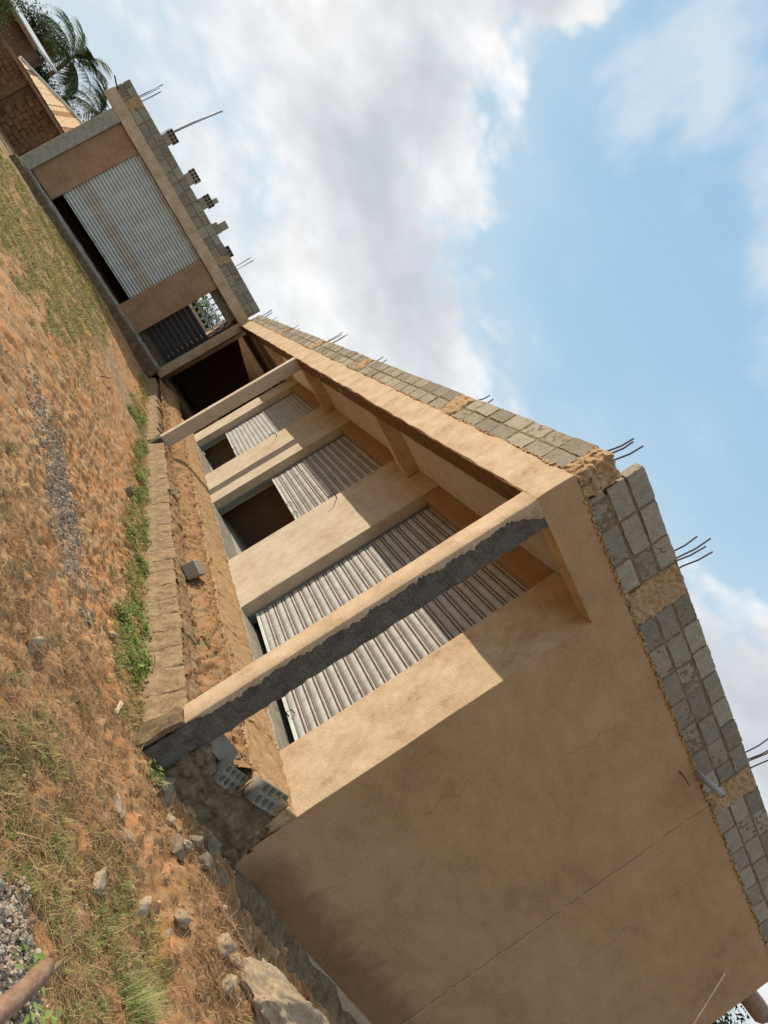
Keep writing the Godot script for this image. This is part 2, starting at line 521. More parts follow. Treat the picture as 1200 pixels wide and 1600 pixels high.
func ground_color(x: float, z: float) -> Color:
	var c := cover(x, z)
	var n := noise.get_noise_2d(x * 16.0 + 300.0, z * 16.0)
	var m := noise.get_noise_2d(x * 60.0, z * 60.0 + 300.0)
	var red := Color(0.58, 0.275, 0.11)
	var tan := Color(0.56, 0.385, 0.215)
	var brown := Color(0.36, 0.185, 0.08)
	var col := tan.lerp(red, clampf(0.32 + n * 1.6 + m * 0.6, 0, 1))
	col = col.lerp(brown, clampf(0.26 - n * 0.8 + m * 0.9 + 0.35 * smoothstep(-0.5, 1.5, z), 0, 1))
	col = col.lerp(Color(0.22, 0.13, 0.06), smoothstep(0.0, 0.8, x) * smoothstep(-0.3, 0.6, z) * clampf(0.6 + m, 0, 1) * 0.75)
	col = col.lerp(Color(0.42, 0.37, 0.29), c[0] * 0.8)
	col = col.lerp(Color(0.34, 0.28, 0.195), c[3] * 0.75)
	col = col.lerp(Color(0.22, 0.175, 0.065), c[1] * 0.35)
	col = col.lerp(Color(0.30, 0.19, 0.10), c[2] * 0.3)
	return col

func spread(lo: float, hi: float, fine: float, out_lo: float, out_hi: float, grow: float) -> PackedFloat32Array:
	var a := []
	var x := lo
	while x < hi:
		a.append(x)
		x += fine
	a.append(hi)
	var s := fine
	x = hi
	while x < out_hi:
		s *= grow
		x += s
		a.append(x)
	s = fine
	x = lo
	while x > out_lo:
		s *= grow
		x -= s
		a.push_front(x)
	return PackedFloat32Array(a)

func make_ground() -> void:
	var xs := spread(-2.6, 2.2, 0.03, -500.0, 500.0, 1.05)
	var zs := spread(-3.5, 4.2, 0.03, -600.0, 300.0, 1.022)
	var nx := xs.size()
	var nzz := zs.size()
	var vs := PackedVector3Array()
	var ns := PackedVector3Array()
	var cs := PackedColorArray()
	vs.resize(nx * nzz)
	ns.resize(nx * nzz)
	cs.resize(nx * nzz)
	for j in nzz:
		for i in nx:
			vs[j * nx + i] = Vector3(xs[i], ground_y(xs[i], zs[j]), zs[j])
			cs[j * nx + i] = ground_color(xs[i], zs[j])
	var idx := PackedInt32Array()
	for j in nzz:
		for i in nx:
			var l := vs[j * nx + max(i - 1, 0)]
			var r := vs[j * nx + min(i + 1, nx - 1)]
			var a := vs[max(j - 1, 0) * nx + i]
			var b := vs[min(j + 1, nzz - 1) * nx + i]
			ns[j * nx + i] = (b - a).cross(r - l).normalized()
			if i < nx - 1 and j < nzz - 1:
				var k := j * nx + i
				idx.append_array(PackedInt32Array([k, k + 1, k + nx + 1, k, k + nx + 1, k + nx]))
	var arr := []
	arr.resize(Mesh.ARRAY_MAX)
	arr[Mesh.ARRAY_VERTEX] = vs
	arr[Mesh.ARRAY_NORMAL] = ns
	arr[Mesh.ARRAY_COLOR] = cs
	arr[Mesh.ARRAY_INDEX] = idx
	var mesh := ArrayMesh.new()
	mesh.add_surface_from_arrays(Mesh.PRIMITIVE_TRIANGLES, arr)
	var o := part("ground", mesh, M.soil, self)
	o.set_meta("kind", "structure")
	o.set_meta("label", "uneven red-brown earth yard with straw and gravel")

# sand fill on the porch, between the low wall and the concrete apron
func porch_y(x: float, z: float) -> float:
	var y := lerpf(-0.34, -0.17, smoothstep(0.35, 1.0, x)) + 0.05 * noise.get_noise_2d(x * 30.0, z * 30.0) + 0.05 * noise.get_noise_2d(x * 110.0, z * 110.0)
	y -= 0.10 * exp(-pow((x - 0.55) / 0.18, 2.0)) * (0.5 + noise.get_noise_2d(0.0, z * 12.0))
	y -= 0.16 * smoothstep(-0.75, -0.05, z) * smoothstep(0.95, 0.6, x)
	return y

func make_porch_soil() -> void:
	var st := st_new()
	var nx := 26
	var nn := 420
	for j in nn:
		for i in nx:
			var p := []
			for o in [[0, 0], [1, 0], [1, 1], [0, 1]]:
				var x: float = 0.16 + (i + o[0]) * 1.0 / nx
				var z: float = -0.16 - pow((j + o[1]) / float(nn), 1.6) * 24.0
				p.append(Vector3(x, porch_y(x, z), z))
			for k in [0, 3, 2, 0, 2, 1]:
				var q: Vector3 = p[k]
				var n := noise.get_noise_2d(q.x * 40.0, q.z * 40.0)
				var m := noise.get_noise_2d(q.x * 110.0, q.z * 110.0)
				var c := Color(0.42, 0.22, 0.10).lerp(Color(0.36, 0.25, 0.14), clampf(0.5 + n * 1.5, 0, 1)).lerp(Color(0.22, 0.12, 0.06), clampf(m * 1.2, 0, 1))
				st.set_color(c)
				st.add_vertex(q)
	var o := part("porch_soil", done(st), M.soil, self)
	o.set_meta("kind", "structure")
	o.set_meta("label", "reddish sand fill between low wall and shop apron")

# ---------------------------------------------------------------- the shop block

func build_shop() -> void:
	shop = thing("shop_building", "unfinished L-shaped shop block, sand plastered, grey block parapet and roller shutters", "building", Vector3.ZERO)
	var b := shop
	# end wall with its printed face; the rest of the slab is plain render
	var ew := end_wall_material()
	var face := st_new()
	var fq := func(x0: float, y0: float, x1: float, y1: float) -> void:
		var nx := int(ceil((x1 - x0) / 0.3))
		var ny := int(ceil((y1 - y0) / 0.3))
		for i in nx:
			for j in ny:
				var c := []
				for o in [[0, 1], [1, 1], [1, 0], [0, 0]]:
					c.append(Vector2(lerpf(x0, x1, (i + o[0]) / float(nx)), lerpf(y0, y1, (j + o[1]) / float(ny))))
				for k in [0, 1, 2, 0, 2, 3]:
					var q: Vector2 = c[k]
					face.set_uv(Vector2(q.x / XE, (HT - q.y) / (HT + 0.85)))
					face.add_vertex(Vector3(q.x, q.y, 0.004 * noise.get_noise_2d(q.x * 20.0, q.y * 20.0)))
	fq.call(0.0, HB, XS, HT)
	fq.call(XS, -0.85, XE, HT)
	part("end_wall_render", done(face), ew, b)
	var core := st_new()
	add_rbox(core, Vector3(0.30, HB, -0.25), Vector3(XS + 0.05, HT, -0.006), Vector3i(10, 3, 2), 0.008, 0.004)
	add_rbox(core, Vector3(XS + 0.06, -1.1, -0.25), Vector3(XE, HT - 0.003, -0.008), Vector3i(24, 16, 2), 0.008, 0.004)
	part("end_wall", done(core), M.plaster, b)
	# rough footing under the end wall and at its corner
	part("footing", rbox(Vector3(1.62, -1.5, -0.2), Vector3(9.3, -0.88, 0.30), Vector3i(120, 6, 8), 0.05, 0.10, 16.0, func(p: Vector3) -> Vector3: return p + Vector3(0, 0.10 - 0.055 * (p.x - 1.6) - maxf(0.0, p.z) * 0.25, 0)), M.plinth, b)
	part("corner_footing", rbox(Vector3(1.45, -1.0, -0.5), Vector3(1.66, -0.06, -0.012), Vector3i(6, 22, 8), 0.03, 0.07, 20.0, func(p: Vector3) -> Vector3: return p + Vector3(-0.05 * clampf(-0.1 - p.y, 0, 1) * (1.0 if p.x < 1.55 else 0.0), 0, 0)), M.mortar, b)
	# long ring beam over the porch, with a wavering lower edge and a darker soffit lining
	part("front_beam", rbox(Vector3(0.0, HB, -24.79), Vector3(0.32, HT, -0.004), Vector3i(3, 4, 300), 0.012, 0.022, 14.0, func(p: Vector3) -> Vector3: return Vector3(p.x, p.y, minf(p.z, -0.006))), M.plaster, b)
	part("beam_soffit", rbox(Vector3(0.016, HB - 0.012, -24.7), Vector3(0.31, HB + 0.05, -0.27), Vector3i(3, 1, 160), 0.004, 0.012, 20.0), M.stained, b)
	# cross beams from the ring beam back to the shop piers
	for z in [-5.9, -12.28, -18.1]:
		part("cross_beam", rbox(Vector3(0.325, HB - 0.03, z - 0.13), Vector3(1.595, CEIL - 0.004, z + 0.13), Vector3i(6, 2, 2), 0.012, 0.006), M.plaster, b)
	# corner column: dark core, plaster skin on the sunny side turning the corner with a torn edge
	build_corner_column(b)
	var col := group_part("porch_column", b)
	part("shaft", rbox(Vector3(0.0, -0.36, -12.57), Vector3(0.32, HB - 0.005, -12.3), Vector3i(3, 30, 3), 0.012, 0.006), M.cream, col)
	part("stub", rbox(Vector3(-0.02, -0.85, -12.6), Vector3(0.3, -0.37, -12.28), Vector3i(3, 6, 3), 0.03, 0.05, 20.0), M.dark, col)
	# shop front: piers, lintels, thresholds
	var piers := [[-1.08, -0.004], [-6.92, -4.86], [-13.1, -10.6], [-18.3, -17.2]]
	for p in piers:
		part("pier", rbox(Vector3(XS, -0.25, p[0]), Vector3(1.98, CEIL - 0.006, p[1]), Vector3i(3, 30, 10), 0.014, 0.009, 9.0, func(q: Vector3) -> Vector3: return Vector3(q.x, q.y, minf(q.z, -0.006))), M.plaster if p[1] > -1.0 else M.cream, b)
	var bays := [[-4.855, -1.085], [-10.595, -6.925], [-17.195, -13.105]]
	for k in 3:
		var z0: float = bays[k][0]
		var z1: float = bays[k][1]
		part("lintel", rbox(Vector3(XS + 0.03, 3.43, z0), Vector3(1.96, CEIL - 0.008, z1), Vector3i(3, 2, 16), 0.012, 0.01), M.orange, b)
		part("threshold", rbox(Vector3(XS - 0.02, -0.3, z0), Vector3(2.3, -0.045, z1), Vector3i(6, 2, 24), 0.02, 0.02, 14.0), M.concrete, b)
		part("shutter_track", rbox(Vector3(1.80, -0.04, z1 - 0.035), Vector3(1.92, 3.42, z1 - 0.003), Vector3i(1, 1, 1), 0.004, 0.0), M.steel, b)
		part("shutter_track", rbox(Vector3(1.80, -0.04, z0 + 0.003), Vector3(1.92, 3.42, z0 + 0.035), Vector3i(1, 1, 1), 0.004, 0.0), M.steel, b)
	roller(b, Vector3(1.85, 0.14, -2.97), 3.70, 3.43, 0.158, true)
	roller(b, Vector3(1.85, 1.46, -8.76), 3.60, 3.43, 0.158, true)
	roller(b, Vector3(1.85, 0.93, -15.15), 4.02, 3.43, 0.128, false)
	# concrete apron along the shop front, broken at its outer edge
	for k in 17:
		var za := -0.05 - k * 1.12
		var jag := noise.get_noise_1d(k * 40.0) * 0.12
		part("apron_slab", rbox(Vector3(0.98 + jag, -0.42, za - 1.11), Vector3(1.595, -0.055, za), Vector3i(10, 3, 18), 0.02, 0.035, 110.0, func(p: Vector3) -> Vector3: return p + Vector3(0, -0.09 * clampf((1.5 - p.x) / 0.5, 0, 1), 0)), M.apron, b)
	# rooms behind the shutters
	part("floor", sbox(Vector3(2.305, -0.5, -24.6), Vector3(XE - 0.26, -0.05, -0.26)), M.concrete, b)
	for z in [-5.9, -11.9, -17.8]:
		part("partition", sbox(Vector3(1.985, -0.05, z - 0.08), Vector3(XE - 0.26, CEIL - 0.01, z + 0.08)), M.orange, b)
	part("back_wall", sbox(Vector3(XE - 0.25, -1.1, -32.0), Vector3(XE, HT, -0.255)), M.plaster, b)
	part("roof_slab", sbox(Vector3(0.33, CEIL, -24.7), Vector3(XE - 0.255, HT - 0.006, -0.255)), M.plaster, b)
	# hooks of bent bar left sticking out of the piers
	for h in [[2.28, -6.72], [2.1, -12.72]]:
		part("bar_hook", tube(PackedVector3Array([Vector3(1.62, h[0], h[1]), Vector3(1.5, h[0] + 0.02, h[1] + 0.02), Vector3(1.42, h[0] - 0.02, h[1] + 0.16), Vector3(1.40, h[0] - 0.14, h[1] + 0.22)]), 0.011, 5), M.rebar, b)
	build_wing(b)
	build_parapets(b)
	# odds and ends on the end wall
	part("drain_pipe", tube(PackedVector3Array([Vector3(4.41, 3.96, -0.02), Vector3(4.50, 4.0, 0.20), Vector3(4.56, 4.02, 0.34)]), 0.042, 12), M.pipe, b)
	part("drain_pipe_bore_shade", tube(PackedVector3Array([Vector3(4.556, 4.018, 0.33), Vector3(4.561, 4.0205, 0.343)]), 0.034, 12), M.black, b)  # black disc stands in for the shade inside the pipe mouth
	part("tie_wire", tube(PackedVector3Array([Vector3(4.20, 3.77, -0.02), Vector3(4.28, 3.78, 0.05), Vector3(4.44, 3.79, 0.07)]), 0.007, 4), M.rebar, b)

func build_corner_column(b: Node3D) -> void:
	var col := group_part("corner_column", b)
	part("core", rbox(Vector3(0.022, -1.0, -0.268), Vector3(0.335, HB - 0.004, -0.012), Vector3i(4, 70, 4), 0.012, 0.02, 60.0, func(p: Vector3) -> Vector3: return p + Vector3(0, 0, 0.06 * clampf(-0.3 - p.y, 0, 1))), M.dark, col)
	# skin: a strip wrapping from the rear of the sunny face to a torn line on the near face
	var st := st_new()
	var n := 170
	var rows := []
	for i in n + 1:
		var y := lerpf(-0.30, HB - 0.003, i / float(n))
		var torn := 0.060 + 0.035 * noise.get_noise_1d(y * 25.0) + 0.03 * noise.get_noise_1d(y * 120.0 + 77.0) + 0.022 * noise.get_noise_1d(y * 520.0)
		if y < 0.0:
			torn *= lerpf(0.1, 1.0, clampf((y + 0.3) / 0.3, 0, 1))
		if y > HB - 0.35:
			torn += 0.12 * smoothstep(HB - 0.35, HB - 0.05, y)
		torn = clampf(torn, 0.012, 0.25)
		var w := 0.005 * noise.get_noise_1d(y * 30.0 + 200.0)
		rows.append([Vector3(0.03, y, -0.272), Vector3(w, y, -0.272), Vector3(w, y, -0.01), Vector3(0.01 + w, y, 0.004), Vector3(torn, y, 0.004), Vector3(torn + 0.004, y, -0.014)])
	for i in n:
		for k in 5:
			quad(st, rows[i][k + 1], rows[i + 1][k + 1], rows[i + 1][k], rows[i][k])
	st.generate_normals()
	var flat: ArrayMesh = st.commit()
	var o := part("plaster_skin", flat, M.plaster, col)
	o.set_meta("label", "torn tan plaster skin over dark concrete column")
	# base of the sunny face: bare ribbed footing
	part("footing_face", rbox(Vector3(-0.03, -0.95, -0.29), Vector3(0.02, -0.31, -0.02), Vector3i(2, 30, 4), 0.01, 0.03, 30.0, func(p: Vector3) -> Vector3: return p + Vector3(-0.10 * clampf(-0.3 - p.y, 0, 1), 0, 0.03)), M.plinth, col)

# broken foundation between the corner column and the end wall, with loose blocks on it
func build_broken_foundation() -> void:
	var top := [[0.30, -0.22], [0.55, -0.33], [0.76, -0.37], [1.0, -0.33], [1.06, -0.24], [1.25, -0.22], [1.5, -0.27], [1.62, -0.45]]
	var warp := func(p: Vector3) -> Vector3:
		var h := -0.3
		for k in top.size() - 1:
			if p.x >= top[k][0] and p.x <= top[k + 1][0]:
				h = lerpf(top[k][1], top[k + 1][1], (p.x - top[k][0]) / (top[k + 1][0] - top[k][0]))
		var t := (p.y + 1.0)
		var out := 0.16 * (1.0 - t) + 0.05 * noise.get_noise_2d(p.x * 40.0, p.y * 40.0)
		return Vector3(p.x, -1.0 + t * (h + 1.0), p.z + (out if p.z > -0.15 else 0.0))
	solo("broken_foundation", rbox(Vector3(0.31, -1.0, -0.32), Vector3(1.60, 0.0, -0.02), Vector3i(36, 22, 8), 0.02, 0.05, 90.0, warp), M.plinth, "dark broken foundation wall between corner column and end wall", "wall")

# roller shutter: one curved slat mesh, repeated as separate slats
func roller(b: Node3D, low: Vector3, width: float, top: float, pitch: float, banded: bool) -> void:
	var sh := group_part("roller_shutter", b, low)
	var prof := []
	if banded:
		prof = [[0.0, 0.0], [0.008, -0.016], [pitch * 0.54, -0.020], [pitch * 0.57, -0.002], [pitch * 0.67, -0.002], [pitch * 0.70, -0.016], [pitch * 0.83, -0.016], [pitch * 0.86, -0.002], [pitch * 0.96, -0.002], [pitch, 0.0]]
	else:
		prof = [[0.0, 0.004], [pitch * 0.14, -0.012], [pitch * 0.34, -0.024], [pitch * 0.6, -0.024], [pitch * 0.82, -0.012], [pitch, 0.004]]
	var face := st_new()
	var groove := st_new()
	for k in prof.size() - 1:
		var a: Array = prof[k]
		var c: Array = prof[k + 1]
		var q := [Vector3(a[1], a[0], -width / 2), Vector3(c[1], c[0], -width / 2), Vector3(c[1], c[0], width / 2), Vector3(a[1], a[0], width / 2)]
		if banded and (k == 3 or k == 7):
			quad(groove, q[0], q[1], q[2], q[3])
		else:
			quad(face, q[0], q[1], q[2], q[3])
	face.generate_normals()
	var mesh: ArrayMesh = face.commit()
	mesh.surface_set_material(0, M.galv)
	if banded:
		groove.generate_normals()
		groove.commit(mesh)
		mesh.surface_set_material(1, M.groove)
	var n := int((top - low.y) / pitch) + 1
	for i in n:
		var s := part("slat", mesh, null, sh, Vector3(0.002 * sin(i * 7.3), i * pitch, 0))
		s.rotation.x = 0.0007 * sin(i * 3.1)
	part("bottom_rail", rbox(Vector3(-0.03, -0.05, -width / 2), Vector3(0.03, -0.003, width / 2), Vector3i(1, 1, 1), 0.004, 0.0), M.zinc, sh)
	for z in [width * 0.30, width * 0.12]:
		part("lock_staple", tube(PackedVector3Array([Vector3(-0.03, 0.05, z), Vector3(-0.10, 0.05, z), Vector3(-0.10, -0.03, z - 0.02), Vector3(-0.03, -0.03, z - 0.02)]), 0.010, 5), M.rebar, sh)

func build_wing(b: Node3D) -> void:
	var z := ZW
	part("wing_beam", rbox(Vector3(-9.2, HB, z - 0.26), Vector3(-0.004, HT, z), Vector3i(90, 4, 3), 0.014, 0.018, 12.0), M.plaster, b)
	part("wing_column", rbox(Vector3(-8.66, -0.30, z - 0.4), Vector3(-8.16, HB - 0.004, z - 0.004), Vector3i(4, 24, 3), 0.014, 0.008), M.raw, b)
	part("wing_pier", rbox(Vector3(-8.155, -0.12, z - 0.4), Vector3(-7.05, HB - 0.004, z - 0.16), Vector3i(8, 20, 3), 0.014, 0.008), M.orange, b)
	part("wing_pier", rbox(Vector3(-2.86, -0.15, z - 0.4), Vector3(-1.62, HB - 0.004, z - 0.10), Vector3i(8, 20, 3), 0.014, 0.008), M.orange, b)
	part("wing_column", rbox(Vector3(-0.06, -0.36, z - 0.3), Vector3(0.27, HB - 0.004, z + 0.02), Vector3i(3, 24, 3), 0.014, 0.006), M.plaster, b)
	# floor slab edge of the wing, mossy and uneven
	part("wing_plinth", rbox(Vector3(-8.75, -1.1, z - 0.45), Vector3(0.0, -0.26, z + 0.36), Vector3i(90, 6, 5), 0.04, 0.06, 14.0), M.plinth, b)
	part("wing_plinth_edge", rbox(Vector3(-8.6, -0.28, z - 0.44), Vector3(-0.05, -0.15, z + 0.10), Vector3i(80, 2, 4), 0.025, 0.04, 16.0), M.concrete, b)
	# enclosing walls of the wing
	part("wing_floor", sbox(Vector3(-8.6, -0.5, -31.8), Vector3(XE - 0.26, -0.16, z - 0.455)), M.mud, b)
	part("wing_end_wall", sbox(Vector3(-8.64, -1.0, -31.8), Vector3(-8.42, HT - 0.1, z - 0.41)), M.plaster, b)
	part("wing_back_wall", sbox(Vector3(-8.415, -1.0, -32.0), Vector3(-1.75, HT - 0.1, -31.8)), M.mud, b)
	part("wing_back_wall", sbox(Vector3(0.3, -1.0, -32.0), Vector3(XE - 0.255, HT - 0.1, -31.8)), M.mud, b)
	part("wing_roof_slab", sbox(Vector3(-9.0, CEIL + 0.02, -32.1), Vector3(XE - 0.256, HT - 0.05, z - 0.265)), M.plaster, b)
	part("wing_partition", sbox(Vector3(-2.0, -0.15, -31.79), Vector3(-1.8, CEIL, z - 0.41)), M.orange, b)
	part("added_passage_wall", sbox(Vector3(0.30, -0.15, -31.79), Vector3(0.5, CEIL, z - 0.32)), M.orange, b)  # added wall, stops light from the rear opening reaching the hall
	part("hall_bench", rbox(Vector3(1.7, -0.05, -20.2), Vector3(6.0, 0.85, -19.4), Vector3i(6, 3, 3), 0.02, 0.02), M.mud, b)
	# corrugated shutter, hung part way down
	var sh := group_part("roller_shutter", b, Vector3(-4.955, 0.38, z - 0.3))
	sh.set_meta("label", "zinc roller shutter with faint brown band above dark gap")
	var pitch := 0.126
	var width := 4.18
	var face := st_new()
	var steps := 8
	for k in steps:
		var t0 := k / float(steps)
		var t1 := (k + 1) / float(steps)
		var d0 := 0.085 * pow(sin(t0 * PI), 0.75)
		var d1 := 0.085 * pow(sin(t1 * PI), 0.75)
		quad(face, Vector3(-width / 2, t0 * pitch, d0), Vector3(-width / 2, t1 * pitch, d1), Vector3(width / 2, t1 * pitch, d1), Vector3(width / 2, t0 * pitch, d0))
	face.generate_normals()
	var mesh: ArrayMesh = face.commit()
	for i in 25:
		var s := part("slat", mesh, M.zinc_rust if i in [4, 5, 6, 7] else M.zinc, sh, Vector3(0, i * pitch, 0))
		if i in [4, 5, 6, 7]:
			s.set_meta("label", "faintly browned slat")
	part("bottom_rail", rbox(Vector3(-width / 2, -0.05, -0.02), Vector3(width / 2, -0.003, 0.03), Vector3i(1, 1, 1), 0.004, 0.0), M.zinc, sh)
	for x in [-0.25, 0.35]:
		part("lock_staple", tube(PackedVector3Array([Vector3(x, 0.05, 0.03), Vector3(x, 0.05, 0.10), Vector3(x + 0.02, -0.06, 0.10), Vector3(x + 0.02, -0.06, 0.03)]), 0.012, 5), M.rebar, sh)
	# slatted gate below and wrought grille above, in the passage through the wing
	var gate := group_part("passage_gate", b, Vector3(-0.84, -0.1, z - 0.7))
	for i in 9:
		part("gate_board", rbox(Vector3(-0.80, 0.25 + i * 0.225, -0.01), Vector3(0.85, 0.25 + i * 0.225 + 0.205, 0.012), Vector3i(1, 1, 1), 0.006, 0.0), M.black, gate)
		part("gate_rail", rbox(Vector3(-0.80, 0.455 + i * 0.225, 0.013), Vector3(0.85, 0.467 + i * 0.225, 0.024), Vector3i(1, 1, 1), 0.003, 0.0), M.steel, gate)
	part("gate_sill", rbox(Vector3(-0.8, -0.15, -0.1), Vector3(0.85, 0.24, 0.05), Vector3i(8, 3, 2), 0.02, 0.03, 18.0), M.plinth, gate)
	part("upstand", rbox(Vector3(-0.79, 3.26, -0.08), Vector3(0.62, 3.66, 0.06), Vector3i(6, 2, 2), 0.012, 0.01), M.concrete, gate)
	# white iron grille filling the upper part of the gateway
	var g := group_part("iron_grille", b, Vector3(-0.86, 2.10, z - 0.72))
	var ring := st_new()
	var oct := PackedVector3Array()
	var rr := PackedFloat32Array()
	for k in 9:
		var q: Array = [[-0.15, 0.05], [-0.09, 0.115], [0.09, 0.115], [0.15, 0.05], [0.15, -0.05], [0.09, -0.115], [-0.09, -0.115], [-0.15, -0.05], [-0.15, 0.05]][k]
		oct.append(Vector3(q[1], q[0], 0))
		rr.append(0.019)
	add_tube(ring, oct, rr, 5, false)
	var ring_mesh := done(ring)
	var small := st_new()
	var so := PackedVector3Array()
	var sr := PackedFloat32Array()
	for k in 9:
		so.append(Vector3(0.052 * cos(TAU * k / 8), 0.052 * sin(TAU * k / 8), 0))
		sr.append(0.017)
	add_tube(small, so, sr, 5, false)
	var small_mesh := done(small)
	for i in 6:
		for j in 3:
			part("grille_ring", ring_mesh, M.white_iron, g, Vector3(-0.64 + i * 0.252, 0.20 + j * 0.40, 0))
			part("grille_ring", small_mesh, M.white_iron, g, Vector3(-0.64 + i * 0.252, 0.40 + j * 0.40, 0))
		part("grille_bar", tube(PackedVector3Array([Vector3(-0.766 + i * 0.252, -0.02, 0), Vector3(-0.766 + i * 0.252, 1.20, 0)]), 0.014, 5), M.white_iron, g)
	for j in 4:
		part("grille_bar", tube(PackedVector3Array([Vector3(-0.78, j * 0.40, 0), Vector3(0.80, j * 0.40, 0)]), 0.018, 5), M.white_iron, g)

func block_variants() -> Array:
	var out := []
	for k in 6:
		var st := st_new()
		add_rbox(st, Vector3(-0.215, -0.107, -0.07), Vector3(0.215, 0.107, 0.07), Vector3i(10, 6, 2), 0.007, 0.010, 130.0, Vector3(k * 3.7, k * 1.3, k * 2.1))
		out.append(done(st))
	return out

# courses of blocks along a wall; each block is its own piece, the mortar bed is set back
func course(parent: Node3D, start: Vector3, along: Vector3, length: float, rows: int, ties: Array, blocks: Array, tall := 1.0) -> void:
	var turn := Vector3(0, atan2(-along.z, along.x), 0)
	var h := 0.245 * tall
	var side := Vector3(-along.z, 0, along.x)
	for r in rows:
		var s := 0.02 + (0.23 if r % 2 == 1 else 0.0)
		if r % 2 == 1:
			s = 0.02
		var first := true
		while s < length - 0.06:
			var len := rng.randf_range(0.37, 0.43)
			if first and r % 2 == 1:
				len = 0.20
			first = false
			# stop at the next tie column
			var blocked := false
			for t in ties:
				if s >= t[0] - 0.03 and s < t[1]:
					s = t[1] + 0.02
					blocked = true
					first = r % 2 == 0 and rng.randf() < 0.5
					break
				elif s < t[0] and s + len > t[0] - 0.02:
					len = t[0] - 0.02 - s
			if blocked:
				continue
			if s + len > length:
				len = length - s - 0.01
			if len < 0.07:
				s += len + 0.02
				continue
			var m: Mesh = blocks[rng.randi() % blocks.size()]
			var at := start + along * (s + len / 2.0) + Vector3(0, h * (r + 0.5) + rng.randf_range(-0.006, 0.006), 0) + side * rng.randf_range(-0.008, 0.006)
			var o := part("block", m, M.block[rng.randi() % 5], parent, at, turn + Vector3(rng.randf_range(-0.012, 0.012), rng.randf_range(-0.012, 0.012), rng.randf_range(-0.015, 0.015)))
			o.scale = Vector3(len / 0.43, rng.randf_range(0.97, 1.03) * tall, 1.0)
			s += len + rng.randf_range(0.024, 0.036)

func bars(parent: Node3D, at: Vector3, n: int, length: float, lean: Vector3, gap := 0.09) -> void:
	for i in n:
		var o := at + Vector3((i % 2) * gap, 0, int(i / 2) * -gap)
		var l := length * rng.randf_range(0.8, 1.1)
		var tip := o + Vector3(rng.randf_range(-0.03, 0.03), l, rng.randf_range(-0.03, 0.03)) + lean * l
		part("rebar", tube(PackedVector3Array([o - Vector3(0, 0.2, 0), o, (o + tip) / 2 + Vector3(0.01, 0, 0.01), tip]), 0.0095, 5), M.rebar, parent)

